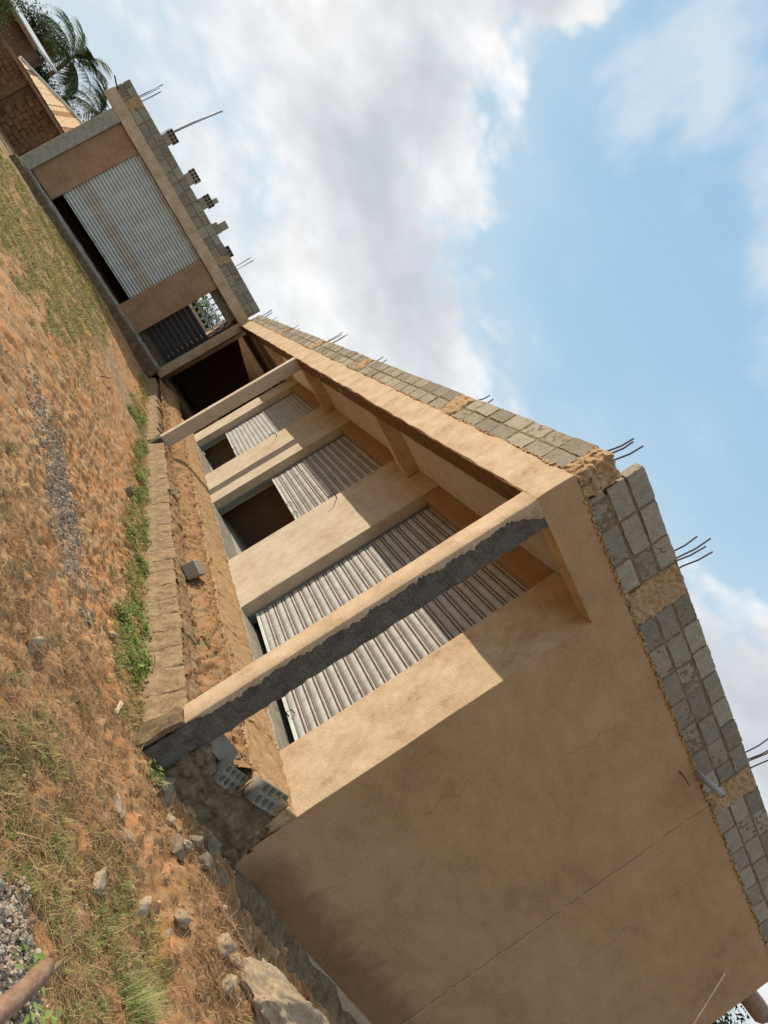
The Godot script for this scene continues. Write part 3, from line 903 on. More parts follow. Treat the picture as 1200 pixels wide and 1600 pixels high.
func build_parapets(b: Node3D) -> void:
	rng.seed = 77
	var blocks := block_variants()
	# front parapet above the ring beam: two courses
	var f := group_part("front_parapet", b)
	var front_ties := [[0.0, 0.30], [3.25, 3.72], [8.15, 8.55], [12.45, 12.85], [17.3, 17.7], [21.6, 22.0], [24.3, 24.6]]
	part("mortar_bed", rbox(Vector3(0.058, HT + 0.002, -24.6), Vector3(0.185, HT + 0.475, -0.30), Vector3i(2, 6, 500), 0.006, 0.009, 120.0), M.joint, f)
	course(f, Vector3(0.12, HT + 0.008, 0.0), Vector3(0, 0, -1), 24.55, 2, front_ties, blocks)
	for k in front_ties.size():
		var t: Array = front_ties[k]
		if k > 0:
			part("tie_column", rbox(Vector3(0.035, HT + 0.003, -t[1]), Vector3(0.20, HT + 0.46, -t[0]), Vector3i(6, 20, 18), 0.03, 0.03, 120.0), M.mortar, f)
		if k > 0:
			bars(f, Vector3(0.1, HT + 0.5, -t[0] - 0.08), 4 if k in [3, 6] else 2, 0.5 if k in [3, 6] else 0.2, Vector3(0.0, 0, 0.02))
	part("mortar_crumbs", rbox(Vector3(0.002, HT - 0.008, -24.6), Vector3(0.070, HT + 0.022, -0.3), Vector3i(2, 2, 1100), 0.006, 0.034, 260.0), M.mortar, f)
	# end parapet: three courses, tie columns of crumbly mortar
	var e := group_part("end_parapet", b)
	var end_ties := [[0.0, 0.34], [1.60, 2.02], [4.93, 5.33], [8.6, 9.06]]
	part("mortar_bed", rbox(Vector3(0.42, HT + 0.002, -0.185), Vector3(XE, HT + 0.72, -0.058), Vector3i(300, 14, 2), 0.006, 0.010, 120.0), M.joint, e)
	course(e, Vector3(0.0, HT + 0.008, -0.12), Vector3(1, 0, 0), XE, 3, end_ties, blocks)
	part("tie_column", rbox(Vector3(0.02, HT + 0.003, -0.30), Vector3(0.33, HT + 0.44, -0.01), Vector3i(22, 26, 20), 0.03, 0.045, 110.0), M.mortar, e)
	for k in [1, 2, 3]:
		var t: Array = end_ties[k]
		part("tie_column", rbox(Vector3(t[0], HT + 0.003, -0.20), Vector3(t[1], HT + 0.70, -0.025), Vector3i(24, 36, 8), 0.03, 0.036, 120.0), M.mortar, e)
		bars(e, Vector3(t[0] - 0.02, HT + 0.76, -0.08), 4, 0.44, Vector3(0.04, 0, 0.06), 0.13)
	bars(e, Vector3(0.06, HT + 0.46, -0.08), 3, 0.30, Vector3(0.06, 0, 0.15), 0.08)
	part("mortar_crumbs", rbox(Vector3(0.30, HT - 0.012, -0.075), Vector3(XE, HT + 0.022, 0.004), Vector3i(700, 2, 3), 0.006, 0.040, 260.0), M.mortar, e)
	# parapet of the far wing
	var w := group_part("wing_parapet", b)
	var wing_ties := [[0.55, 0.95], [6.6, 6.95]]
	part("mortar_bed", rbox(Vector3(-9.15, HT + 0.002, ZW - 0.18), Vector3(-0.05, HT + 0.60, ZW - 0.050), Vector3i(140, 4, 2), 0.006, 0.015, 80.0), M.joint, w)
	course(w, Vector3(-9.2, HT + 0.008, ZW - 0.11), Vector3(1, 0, 0), 9.15, 2, wing_ties, blocks, 1.26)
	for t in wing_ties:
		part("tie_column", rbox(Vector3(-9.2 + t[0], HT + 0.003, ZW - 0.19), Vector3(-9.2 + t[1], HT + 0.61, ZW - 0.03), Vector3i(8, 10, 4), 0.03, 0.05, 16.0), M.mortar, w)
	part("mortar_crumbs", rbox(Vector3(-9.15, HT - 0.008, ZW - 0.06), Vector3(-0.1, HT + 0.025, ZW - 0.01), Vector3i(200, 2, 2), 0.008, 0.03, 50.0), M.mortar, w)
	bars(w, Vector3(-8.6, HT + 0.61, ZW - 0.08), 5, 0.95, Vector3(0.02, 0, 0), 0.17)
	bars(w, Vector3(-2.0, HT + 0.61, ZW - 0.08), 4, 0.75, Vector3(0.0, 0, 0), 0.12)
	bars(w, Vector3(-7.25, HT + 0.61, ZW - 0.12), 2, 0.5, Vector3(0.0, 0, 0), 0.1)
	part("corner_bar", tube(PackedVector3Array([Vector3(-9.05, HT + 0.05, ZW - 0.06), Vector3(-9.28, HT + 0.12, ZW - 0.04), Vector3(-9.48, HT + 0.2, ZW - 0.02)]), 0.03, 6), M.rebar, w)

# ---------------------------------------------------------------- loose things

# hollow block standing so that its round cells look along +z
func hollow_block(cols: int, rows: int, size: Vector3) -> ArrayMesh:
	var st := st_new()
	var x0 := -size.x / 2
	var y0 := 0.0
	var zf := size.z / 2
	var cw := size.x / cols
	var ch := size.y / rows
	var r: float = min(cw, ch) * 0.40
	var n := 16
	for i in cols:
		for j in rows:
			var c := Vector3(x0 + (i + 0.5) * cw, y0 + (j + 0.5) * ch, 0)
			for k in n:
				var a0 := TAU * k / n + PI / 4
				var a1 := TAU * (k + 1) / n + PI / 4
				var sq := func(a: float) -> Vector3:
					var d := Vector2(cos(a), sin(a))
					var s: float = 1.0 / max(abs(d.x), abs(d.y))
					return Vector3(d.x * s * cw / 2, d.y * s * ch / 2, 0)
				var i0 := c + Vector3(cos(a0) * r, sin(a0) * r, zf)
				var i1 := c + Vector3(cos(a1) * r, sin(a1) * r, zf)
				var o0: Vector3 = c + sq.call(a0) + Vector3(0, 0, zf)
				var o1: Vector3 = c + sq.call(a1) + Vector3(0, 0, zf)
				quad(st, o0, i0, i1, o1)
				var deep := Vector3(0, 0, -size.z * 0.85)
				quad(st, i0, i0 + deep, i1 + deep, i1)
				for p in [c + Vector3(0, 0, zf) + deep, i1 + deep, i0 + deep]:
					st.add_vertex(p)
	var a := Vector3(x0, y0, -zf)
	var b := Vector3(-x0, size.y, zf)
	add_rbox(st, a, b, Vector3i(1, 1, 1), 0.0, 0.0, 1.0, Vector3.ZERO, null, "z+")
	st.generate_normals()
	return st.commit()

func loose_things() -> void:
	# hollow and solid blocks left on the parapet of the far wing
	var hb := hollow_block(4, 2, Vector3(0.50, 0.26, 0.2))
	var top := HT + 0.612
	var sb := rbox(Vector3(-0.21, 0, -0.09), Vector3(0.21, 0.2, 0.09), Vector3i(3, 2, 2), 0.012, 0.012, 14.0)
	var z := ZW - 0.12
	var grp := "loose blocks on the far parapet"
	solo("solid_block", sb, M.block[0], "plain grey block on far parapet beside the tall steel pipe, under a hollow block", "block", Vector3(-7.0, top, z), Vector3(0, 0.05, 0), grp)
	solo("hollow_block", hb, M.block[1], "hollow grey block on top at the tall steel pipe", "block", Vector3(-6.98, top + 0.202, z), Vector3(0, 0.08, 0), grp)
	solo("solid_block", sb, M.block[2], "plain grey block under the second hollow block from the pipe", "block", Vector3(-5.5, top, z), Vector3(0, -0.1, 0), grp)
	solo("hollow_block", hb, M.block[0], "hollow grey block, second from the pipe along far parapet", "block", Vector3(-5.5, top + 0.202, z), Vector3(0, -0.12, 0), grp)
	solo("solid_block", sb, M.block[3], "plain grey block carrying a hollow block and a small block", "block", Vector3(-4.55, top, z), Vector3(0, 0.08, 0), grp)
	solo("hollow_block", hb, M.block[1], "hollow grey block with a small block on its top", "block", Vector3(-4.52, top + 0.202, z), Vector3(0, 0.05, 0), grp)
	var half := rbox(Vector3(-0.09, 0, -0.08), Vector3(0.09, 0.2, 0.08), Vector3i(2, 2, 2), 0.012, 0.012, 14.0)
	solo("half_block", half, M.block[2], "small block topmost of the tallest stack on far parapet", "block", Vector3(-4.42, top + 0.464, z), Vector3(0, 0.2, 0), grp)
	solo("solid_block", sb, M.block[1], "plain grey block under the upright block near wing middle", "block", Vector3(-3.55, top, z), Vector3(0, 0.1, 0), grp)
	solo("upright_block", rbox(Vector3(-0.15, 0, -0.08), Vector3(0.15, 0.32, 0.08), Vector3i(2, 3, 2), 0.012, 0.012, 14.0), M.block[0], "upright plain block on far parapet near the wing middle", "block", Vector3(-3.5, top + 0.202, z), Vector3(0, -0.06, 0), grp)
	solo("hollow_block", hollow_block(3, 1, Vector3(0.44, 0.16, 0.2)), M.block[4], "single low hollow block nearest the inner corner on far parapet", "block", Vector3(-2.6, top, z), Vector3(0, 0.03, 0), grp)
	solo("steel_pipe", tube(PackedVector3Array([Vector3(0, -0.4, 0), Vector3(0.06, 0.9, 0), Vector3(0.16, 2.1, 0)]), 0.042, 10), M.pipe, "tall grey pipe standing behind the blocks on far parapet", "pipe", Vector3(-7.15, top + 0.4, z - 0.2))
	# blocks by the broken corner of the porch
	var near := hollow_block(4, 2, Vector3(0.46, 0.22, 0.16))
	solo("hollow_block", near, M.block[4], "dark hollow block lying near the end wall corner, holes showing", "block", Vector3(1.24, -0.27, -0.02), Vector3(-0.45, 0.30, 0.10), "hollow blocks on the broken foundation")
	solo("hollow_block", hollow_block(4, 2, Vector3(0.36, 0.20, 0.16)), M.block[4], "hollow block half hidden behind the broken foundation rim", "block", Vector3(0.82, -0.43, -0.06), Vector3(-0.45, 0.30, 0.06), "hollow blocks on the broken foundation")
	solo("solid_block", rbox(Vector3(-0.2, 0, -0.06), Vector3(0.2, 0.2, 0.06), Vector3i(3, 2, 1), 0.012, 0.008, 14.0), M.block[4], "smooth grey block leaning beside the corner column", "block", Vector3(0.56, -0.34, -0.12), Vector3(-0.7, 0.25, -0.05))
	solo("solid_block", rbox(Vector3(-0.2, 0, -0.12), Vector3(0.2, 0.2, 0.12), Vector3i(3, 2, 1), 0.012, 0.008, 14.0), M.block[0], "grey block lying in the porch sand behind low wall", "block", Vector3(0.5, -0.34, -4.55), Vector3(0.1, 1.1, 0.06))

func low_wall() -> void:
	rng.seed = 9
	var w := thing("low_wall", "low rounded retaining wall of mortared blocks in front of porch", "wall")
	var z := -0.32
	var k := 0
	while z > -24.0:
		var l := rng.randf_range(0.36, 0.50)
		var hi := -0.345 + 0.05 * noise.get_noise_1d(z * 9.0) + rng.randf_range(-0.008, 0.008) - (0.12 if z < -12.7 else 0.0)
		var far := z < -12.2 and z > -12.7
		if not far:
			var a := Vector3(0.0, -0.95, z - l)
			var c := Vector3(0.32, hi, z)
			var lean := func(p: Vector3) -> Vector3: return p + Vector3((p.y + 0.75) * 0.42 - 0.03, 0, 0)
			var n := 12 if z > -8.0 else 6
			var st := st_new()
			add_rbox(st, a, c, Vector3i(n, n + 6, n + 2), 0.022, 0.028, 70.0, Vector3(0, 0, 0), lean)
			part("coping_block", done(st), M.berm, w)
		z -= l + 0.001
		k += 1

func stones() -> void:
	# px-sized rubble that stands out one by one
	var list := [
		["boulder", Vector3(0.30, 0, 0.24), Vector3(0.30, 0.24, 0.24), true, "largest grey rock at the foot of corner column"],
		["stone", Vector3(0.42, 0, 0.52), Vector3(0.12, 0.10, 0.14), false, "pale stone just right of the grey rock by column"],
		["stone", Vector3(0.47, 0, 0.82), Vector3(0.20, 0.15, 0.22), true, "grey angular stone in rubble below broken foundation"],
		["stone", Vector3(0.76, 0, 0.52), Vector3(0.17, 0.14, 0.20), true, "grey stone against the broken foundation, upper one"],
		["stone", Vector3(0.90, 0, 0.62), Vector3(0.17, 0.12, 0.20), true, "grey stone against the broken foundation, lower one"],
		["stone", Vector3(1.06, 0, 0.30), Vector3(0.20, 0.20, 0.16), true, "grey lump leaning on the broken foundation face"],
		["stone", Vector3(0.62, 0, 0.66), Vector3(0.12, 0.10, 0.12), false, "small tan stone in the middle of rubble bank"],
		["stone", Vector3(1.30, 0, 0.42), Vector3(0.16, 0.12, 0.2), true, "grey stone at the end wall's bottom corner"],
		["slab_stone", Vector3(-0.50, 0, 1.92), Vector3(0.13, 0.08, 0.34), false, "long flat pale slab in dry grass, leftmost of the slabs"],
		["slab_stone", Vector3(0.03, 0, 1.70), Vector3(0.13, 0.11, 0.30), false, "long pale slab between the dry grass and the runnel"],
		["stone", Vector3(0.42, 0, 1.60), Vector3(0.15, 0.11, 0.18), false, "pale pitted stone beside the long stick"],
		["stone", Vector3(0.33, 0, 1.72), Vector3(0.08, 0.06, 0.11), false, "small pale pebble-like stone next to pitted stone"],
		["boulder", Vector3(0.90, 0, 1.52), Vector3(0.24, 0.19, 0.18), false, "cream angular rock above the concrete lump"],
		["stone", Vector3(0.98, 0, 1.78), Vector3(0.14, 0.12, 0.24), false, "cream stone touching the big concrete lump"],
		["stone", Vector3(1.13, 0, 1.50), Vector3(0.07, 0.07, 0.13), false, "small cream stone between two larger cream rocks"],
		["slab_stone", Vector3(1.53, 0, 0.78), Vector3(0.12, 0.14, 0.26), false, "upright pale stone on the footing beside end wall"],
		["stone", Vector3(-0.34, 0, 1.08), Vector3(0.2, 0.06, 0.26), false, "half buried pale rock in the trodden soil"],
		["stone", Vector3(-0.2, 0, 1.28), Vector3(0.16, 0.06, 0.3), false, "half buried pale streak of rock below its neighbour"],
		["slab_stone", Vector3(-1.62, 0, 0.72), Vector3(0.12, 0.09, 0.30), false, "yellowish split stone at the left edge in straw"],
		["stone", Vector3(-0.58, 0, -6.45), Vector3(0.24, 0.2, 0.24), true, "grey stone in the weeds by the low wall"],
		["stone", Vector3(-0.60, 0, -1.22), Vector3(0.10, 0.09, 0.13), false, "lone tan stone on bare red soil"],
	]
	var k := 0
	for s in list:
		k += 1
		var p: Vector3 = s[1]
		var size: Vector3 = s[2]
		var y := ground_y(p.x, p.z) + size.y * 0.18
		solo(s[0], rock_mesh(size, 900 + k, 12, 0.13, 16), M.stone_grey if s[3] else M.stone, s[4], "rock", Vector3(p.x, y, p.z), Vector3(0, k * 1.3 if s[0] != "slab_stone" else -0.35 + 0.2 * sin(k), 0))
	# the big lump of cast concrete at the lower right
	solo("concrete_lump", rock_mesh(Vector3(1.35, 0.55, 0.75), 951, 34, 0.17, 9), M.stone, "big tan lump of cast concrete lying before end wall", "rock", Vector3(1.75, -0.66, 1.62), Vector3(0.1, 0.12, 0.06))
	# wood
	var st := st_new()
	var pts := PackedVector3Array()
	var rr := PackedFloat32Array()
	for i in 15:
		var t := i / 14.0
		pts.append(Vector3(t * 1.1 - 1.1, 0.012 * sin(t * 9.0), 0.012 * cos(t * 7.0)))
		rr.append(0.046 * (1.0 - 0.10 * t) * (1.0 if i < 14 else 0.75))
	add_tube(st, pts, rr, 14)
	var post := thing("wooden_post", "round brown wooden post lying on the gravel heap", "post", Vector3(-1.245, -0.325, 3.18))
	post.rotation = Vector3(0, -0.95 + PI, 0.02)
	post.rotation.y = deg_to_rad(59.0)
	part("trunk", done(st), M.wood, post)
	part("splinter", tube(PackedVector3Array([Vector3(-0.1, 0.0, 0.035), Vector3(0.06, -0.005, 0.045), Vector3(0.16, -0.012, 0.05)]), 0.022, 6, 0.25), M.wood, post)
	solo("timber_offcut", rbox(Vector3(-0.36, 0, -0.02), Vector3(0.36, 0.04, 0.02), Vector3i(12, 2, 2), 0.006, 0.02, 20.0), M.wood, "brown stick of timber lying along the runnel", "timber", Vector3(1.32, ground_y(1.32, 1.15) + 0.005, 1.15), Vector3(0, -0.22, -0.06))
	solo("wood_chip", rbox(Vector3(-0.02, 0, -0.12), Vector3(0.02, 0.025, 0.12), Vector3i(2, 1, 5), 0.005, 0.012, 20.0), M.wood_pale, "pale split stick lying on straw left of corner column", "stick", Vector3(-0.42, ground_y(-0.42, -0.12) + 0.01, -0.12), Vector3(0, -0.3, 0))
	solo("thin_branch", tube(PackedVector3Array([Vector3(0, 0, 0), Vector3(0.2, 0.02, -0.9), Vector3(0.25, 0.03, -1.6)]), 0.018, 5, 0.5), M.wood, "thin dark branch lying on the far grass", "branch", Vector3(-2.05, ground_y(-2.05, -10.5) + 0.03, -10.5))
	solo("bamboo_pole", tube(PackedVector3Array([Vector3(9.40, -1.15, 0.64), Vector3(8.95, 0.4, 0.42), Vector3(8.62, 1.9, 0.26), Vector3(8.15, 3.22, 0.03)]), 0.018, 8, 0.7), M.wood_pale, "slim pale pole leaning against the end wall's right end", "pole")
	var timber := tube(PackedVector3Array([Vector3(-1.2, -0.08, 0), Vector3(0, 0, 0), Vector3(0.5, 0.07, 0), Vector3(0.95, 0.12, 0)]), 0.17, 10)
	solo("roof_timber", timber, M.wood, "thick brown roof timber jutting past the end wall's right edge", "timber", Vector3(10.0, 3.55, -0.5), Vector3(0, 0.1, 0))

# ---------------------------------------------------------------- plants

func blade(st: SurfaceTool, base: Vector3, dir: Vector3, length: float, width: float, droop: float, c: Color, seg := 3) -> void:
	var side := dir.cross(Vector3.UP)
	if side.length() < 0.01:
		side = Vector3.RIGHT
	side = side.normalized()
	var prev_l := base - side * width * 0.5
	var prev_r := base + side * width * 0.5
	for i in seg:
		var t := (i + 1) / float(seg)
		var p := base + dir * length * t + Vector3(0, -droop * t * t * length, 0)
		var w := width * (1.0 - t * 0.92) * 0.5
		var l := p - side * w
		var r := p + side * w
		st.set_color(c * (0.9 + 0.2 * t))
		quad(st, prev_l, l, r, prev_r)
		prev_l = l
		prev_r = r

func leafy(st: SurfaceTool, at: Vector3, dir: Vector3, length: float, width: float, c: Color) -> void:
	var side := dir.cross(Vector3.UP).normalized()
	var up := side.cross(dir).normalized()
	var m := at + dir * length * 0.45 + up * length * 0.06
	var l := m - side * width / 2 + up * length * 0.05
	var r := m + side * width / 2 + up * length * 0.05
	var tip := at + dir * length - Vector3(0, length * 0.18, 0)
	st.set_color(c)
	for p in [at, l, m, at, m, r, l, tip, m, m, tip, r]:
		st.add_vertex(p)

func clump(seed_: int, kind: String) -> ArrayMesh:
	var r := RandomNumberGenerator.new()
	r.seed = seed_
	var st := st_new()
	match kind:
		"straw":
			for i in 15:
				var a := r.randf() * TAU
				var d := Vector3(cos(a), r.randf_range(-0.05, 0.45), sin(a)).normalized()
				var c := Color(0.27, 0.15, 0.075).lerp(Color(0.52, 0.35, 0.19), r.randf()).lerp(Color(0.16, 0.10, 0.05), r.randf() * r.randf())
				blade(st, Vector3(r.randf_range(-0.09, 0.09), r.randf_range(0.0, 0.03), r.randf_range(-0.09, 0.09)), d, r.randf_range(0.05, 0.22), r.randf_range(0.003, 0.007), r.randf_range(0.1, 0.7), c, 3)
		"grass":
			for i in 14:
				var a := r.randf() * TAU
				var d := Vector3(cos(a) * r.randf_range(0.3, 1.0), r.randf_range(0.35, 1.0), sin(a) * r.randf_range(0.3, 1.0)).normalized()
				var c := Color(0.15, 0.19, 0.05).lerp(Color(0.31, 0.29, 0.10), r.randf())
				if r.randf() < 0.25:
					c = Color(0.42, 0.34, 0.17)
				blade(st, Vector3(r.randf_range(-0.05, 0.05), 0, r.randf_range(-0.05, 0.05)), d, r.randf_range(0.04, 0.12), r.randf_range(0.004, 0.009), r.randf_range(0.1, 0.6), c, 3)
		"weed":
			for i in 26:
				var a := r.randf() * TAU
				var base := Vector3(r.randf_range(-0.13, 0.13), r.randf_range(0.0, 0.12), r.randf_range(-0.13, 0.13))
				var d := Vector3(cos(a), r.randf_range(0.0, 0.7), sin(a)).normalized()
				var c := Color(0.11, 0.18, 0.04).lerp(Color(0.27, 0.34, 0.10), r.randf())
				blade(st, Vector3.ZERO, base.normalized(), base.length(), 0.006, 0.0, c * 0.8, 1)
				leafy(st, base, d, r.randf_range(0.05, 0.11), r.randf_range(0.03, 0.055), c)
	st.generate_normals()
	return st.commit()

func scatter(called: String, mesh: Mesh, mat: Material, spots: Array, label: String) -> void:
	var mm := MultiMesh.new()
	mm.transform_format = MultiMesh.TRANSFORM_3D
	mm.use_colors = true
	mm.mesh = mesh
	mm.instance_count = spots.size()
	for i in spots.size():
		mm.set_instance_transform(i, spots[i][0])
		mm.set_instance_color(i, spots[i][1])
	var o := MultiMeshInstance3D.new()
	o.name = numbered(called)
	o.multimesh = mm
	o.material_override = mat
	add_child(o)
	o.set_meta("kind", "stuff")
	o.set_meta("label", label)

# the same stone with every face flat, as crushed rock has it
func faceted(m: ArrayMesh) -> Array:
	var st := st_new()
	var a := m.surface_get_arrays(0)
	for i in a[Mesh.ARRAY_INDEX]:
		st.set_smooth_group(-1)
		st.add_vertex(a[Mesh.ARRAY_VERTEX][i])
	st.generate_normals()
	return st.commit().surface_get_arrays(0)

func ground_cover() -> void:
	rng.seed = 4242
	var straw := [[], [], []]
	var grass := [[], [], []]
	var tries := 0
	# candidates drawn denser near the camera
	while tries < 170000:
		tries += 1
		var dist := 2.0 + pow(rng.randf(), 1.7) * 27.0
		var ang := deg_to_rad(rng.randf_range(-22.0, 62.0))
		var x := CAM.x + dist * sin(ang)
		var z := CAM.z - dist * cos(ang)
		if (x > -0.02 and z < 0.35) or (z < ZW + 0.5 and x > -9.0) or (x > 1.4 and z < 0.9):
			continue
		var c := cover(x, z)
		var size := 0.75 + dist * 0.035
		var tr := Transform3D(Basis(Vector3.UP, rng.randf() * TAU).scaled(Vector3.ONE * size * rng.randf_range(0.7, 1.3)), Vector3(x, ground_y(x, z) + 0.004, z))
		var shade := rng.randf_range(0.75, 1.1)
		if rng.randf() < c[1] * lerpf(0.85, 0.42, smoothstep(0.0, 1.5, z)):
			var yellow := rng.randf() * (0.35 + 0.45 * smoothstep(6.0, 20.0, dist))
			grass[rng.randi() % 3].append([tr, Color(lerpf(0.85, 1.5, yellow) * shade, lerpf(1.0, 1.12, yellow) * shade, 0.9 * shade)])
		elif rng.randf() < 0.20 * pow(c[2], 1.6):
			straw[rng.randi() % 3].append([tr, Color(shade, shade * rng.randf_range(0.9, 1.0), shade * rng.randf_range(0.82, 1.0))])
	for k in 3:
		scatter("dry_grass", clump(500 + k, "straw"), M.dry, straw[k], "dry straw and dead grass strewn over the yard")
		scatter("green_grass", clump(520 + k, "grass"), M.leaf, grass[k], "short green grass growing in patches over the yard")
	# gravel: crushed stone
	var peb := [[], [], []]
	tries = 0
	while tries < 44000:
		tries += 1
		var x := 0.0
		var z := 0.0
		if tries % 2 == 0:
			x = rng.randf_range(-1.95, -0.85)
			z = rng.randf_range(2.4, 4.4)
		else:
			x = rng.randf_range(-3.6, -0.5)
			z = rng.randf_range(-5.0, 0.4)
		var c := cover(x, z)
		if rng.randf() > c[0]:
			continue
		var s := rng.randf_range(0.012, 0.034)
		var v := rng.randf_range(0.5, 1.15)
		var warm := rng.randf()
		var b := Basis.from_euler(Vector3(rng.randf() * TAU, rng.randf() * TAU, rng.randf() * TAU)).scaled(Vector3(s, s * rng.randf_range(0.6, 1.0), s * rng.randf_range(0.7, 1.2)))
		peb[rng.randi() % 3].append([Transform3D(b, Vector3(x, ground_y(x, z) + s * 0.3 + rng.randf() * 0.012, z)), Color(v, v * lerpf(1.0, 0.86, warm), v * lerpf(0.98, 0.7, warm))])
	for k in 3:
		var st := st_new()
		var arr := faceted(rock_mesh(Vector3(1, 1, 1), 700 + k, 2, 0.3, 12))
		var cols := PackedColorArray()
		cols.resize(arr[Mesh.ARRAY_VERTEX].size())
		cols.fill(Color(0.42, 0.37, 0.31))
		arr[Mesh.ARRAY_COLOR] = cols
		var am := ArrayMesh.new()
		am.add_surface_from_arrays(Mesh.PRIMITIVE_TRIANGLES, arr)
		scatter("gravel", am, M.pebble, peb[k], "crushed grey and tan stone chippings in heaps")
	# crumbs of stone and clods all over the bare soil
	var crumb := []
	for i in 22000:
		var dist := 2.0 + pow(rng.randf(), 1.5) * 14.0
		var ang := deg_to_rad(rng.randf_range(-22.0, 62.0))
		var x := CAM.x + dist * sin(ang)
		var z := CAM.z - dist * cos(ang)
		if (x > 0.0 and z < 0.1) or (x > 1.5 and z < 0.2):
			continue
		var bank := exp(-pow((z - 0.55) / 0.4, 2.0)) * smoothstep(-0.1, 0.4, x)
		var s := rng.randf_range(0.006, 0.022) * (1.0 + 1.2 * pow(rng.randf(), 6.0)) * (1.0 + 1.8 * bank * rng.randf())
		var v := rng.randf_range(0.5, 1.1)
		crumb.append([Transform3D(Basis.from_euler(Vector3(rng.randf() * TAU, rng.randf() * TAU, rng.randf() * TAU)).scaled(Vector3(s, s * 0.7, s)), Vector3(x, ground_y(x, z) + s * 0.15, z)), Color(v, v * 0.8, v * 0.58)])
	var ar2 := faceted(rock_mesh(Vector3(1, 1, 1), 740, 2, 0.3, 10))
	var cl := PackedColorArray()
	cl.resize(ar2[Mesh.ARRAY_VERTEX].size())
	cl.fill(Color(0.50, 0.43, 0.34))
	ar2[Mesh.ARRAY_COLOR] = cl
	var am2 := ArrayMesh.new()
	am2.add_surface_from_arrays(Mesh.PRIMITIVE_TRIANGLES, ar2)
	var porch := []
	for i in 2600:
		var x := rng.randf_range(0.36, 1.1)
		var z := -0.3 - pow(rng.randf(), 1.5) * 17.0
		var s := rng.randf_range(0.008, 0.03) * (1.0 + 1.6 * pow(rng.randf(), 8.0))
		var v := rng.randf_range(0.45, 1.05)
		porch.append([Transform3D(Basis.from_euler(Vector3(rng.randf() * TAU, rng.randf() * TAU, rng.randf() * TAU)).scaled(Vector3(s, s * 0.7, s)), Vector3(x, porch_y(x, z) + s * 0.15, z)), Color(v, v * 0.78, v * 0.55)])
	scatter("porch_rubble", am2, M.pebble, porch, "bits of mortar and stone littering the porch sand")
	scatter("soil_crumbs", am2, M.pebble, crumb, "crumbs of stone and clods scattered over bare soil")

func weeds() -> void:
	rng.seed = 31
	var kinds := [clump(601, "weed"), clump(602, "weed"), clump(603, "weed")]
	var spots := []
	for i in 95:
		spots.append(Vector2(rng.randf_range(-0.50, 0.0), -0.9 - pow(rng.randf(), 1.2) * 11.0))
	for i in 30:
		spots.append(Vector2(rng.randf_range(-0.9, -0.2), rng.randf_range(-15.5, -12.8)))
	var put := [[], [], []]
	for s in spots:
		var g := rng.randf_range(0.8, 1.1)
		put[rng.randi() % 3].append([Transform3D(Basis(Vector3.UP, rng.randf() * TAU).scaled(Vector3.ONE * rng.randf_range(0.5, 1.0)), Vector3(s.x, ground_y(s.x, s.y), s.y)), Color(g, g, g)])
	for k in 3:
		scatter("leafy_ground_cover", kinds[k], M.leaf, put[k], "low leafy green weeds along the foot of the low wall")
	solo("leafy_weed", kinds[1], M.leaf, "small bright green weed at the foot of the corner column", "weed", Vector3(0.12, ground_y(0.12, 0.24), 0.24)).scale = Vector3.ONE * 0.9
	solo("leafy_weed", kinds[1], M.leaf, "green weed growing at the tip of the wooden post", "weed", Vector3(-1.12, ground_y(-1.12, 2.98), 2.98)).scale = Vector3.ONE * 0.75
	solo("leafy_weed", kinds[0], M.leaf, "green weed growing beside the near gravel heap below the post", "weed", Vector3(-0.98, ground_y(-0.98, 3.2), 3.2)).scale = Vector3.ONE * 0.8
	var porch_labels := ["porch weed nearest the corner column", "larger porch weed near the second pier", "porch weed below the grey block in sand", "porch weed furthest along near the bare column"]
	var pk := 0
	for s in [[0.62, -2.55], [0.85, -1.15], [0.70, -6.2], [0.62, -7.7]]:
		var o := solo("porch_weed", kinds[rng.randi() % 3], M.leaf, "small green " + porch_labels[pk], "weed", Vector3(s[0], porch_y(s[0], s[1]), s[1]), Vector3(0, rng.randf() * TAU, 0), "weeds in the porch sand")
		o.scale = Vector3.ONE * 0.8
		pk += 1
	# the one thick tuft of fine grass near the camera
	var st := st_new()
	for i in 420:
		var a := rng.randf() * TAU
		var q := rng.randf()
		var d := Vector3(cos(a) * q + 0.35, rng.randf_range(0.55, 1.1), sin(a) * q - 0.1).normalized()
		var c := Color(0.13, 0.20, 0.045).lerp(Color(0.31, 0.34, 0.12), rng.randf())
		if rng.randf() < 0.22:
			c = Color(0.46, 0.38, 0.2)
		blade(st, Vector3(rng.randfn(0.0, 0.06), 0, rng.randfn(0.0, 0.06)), d, rng.randf_range(0.16, 0.36), rng.randf_range(0.003, 0.0055), rng.randf_range(0.1, 0.6), c, 5)
	st.generate_normals()
	solo("grass_tuft", st.commit(), M.leaf, "dense bright green tuft of fine grass near the camera", "grass tuft", Vector3(-0.10, ground_y(-0.10, 2.5) - 0.01, 2.5))

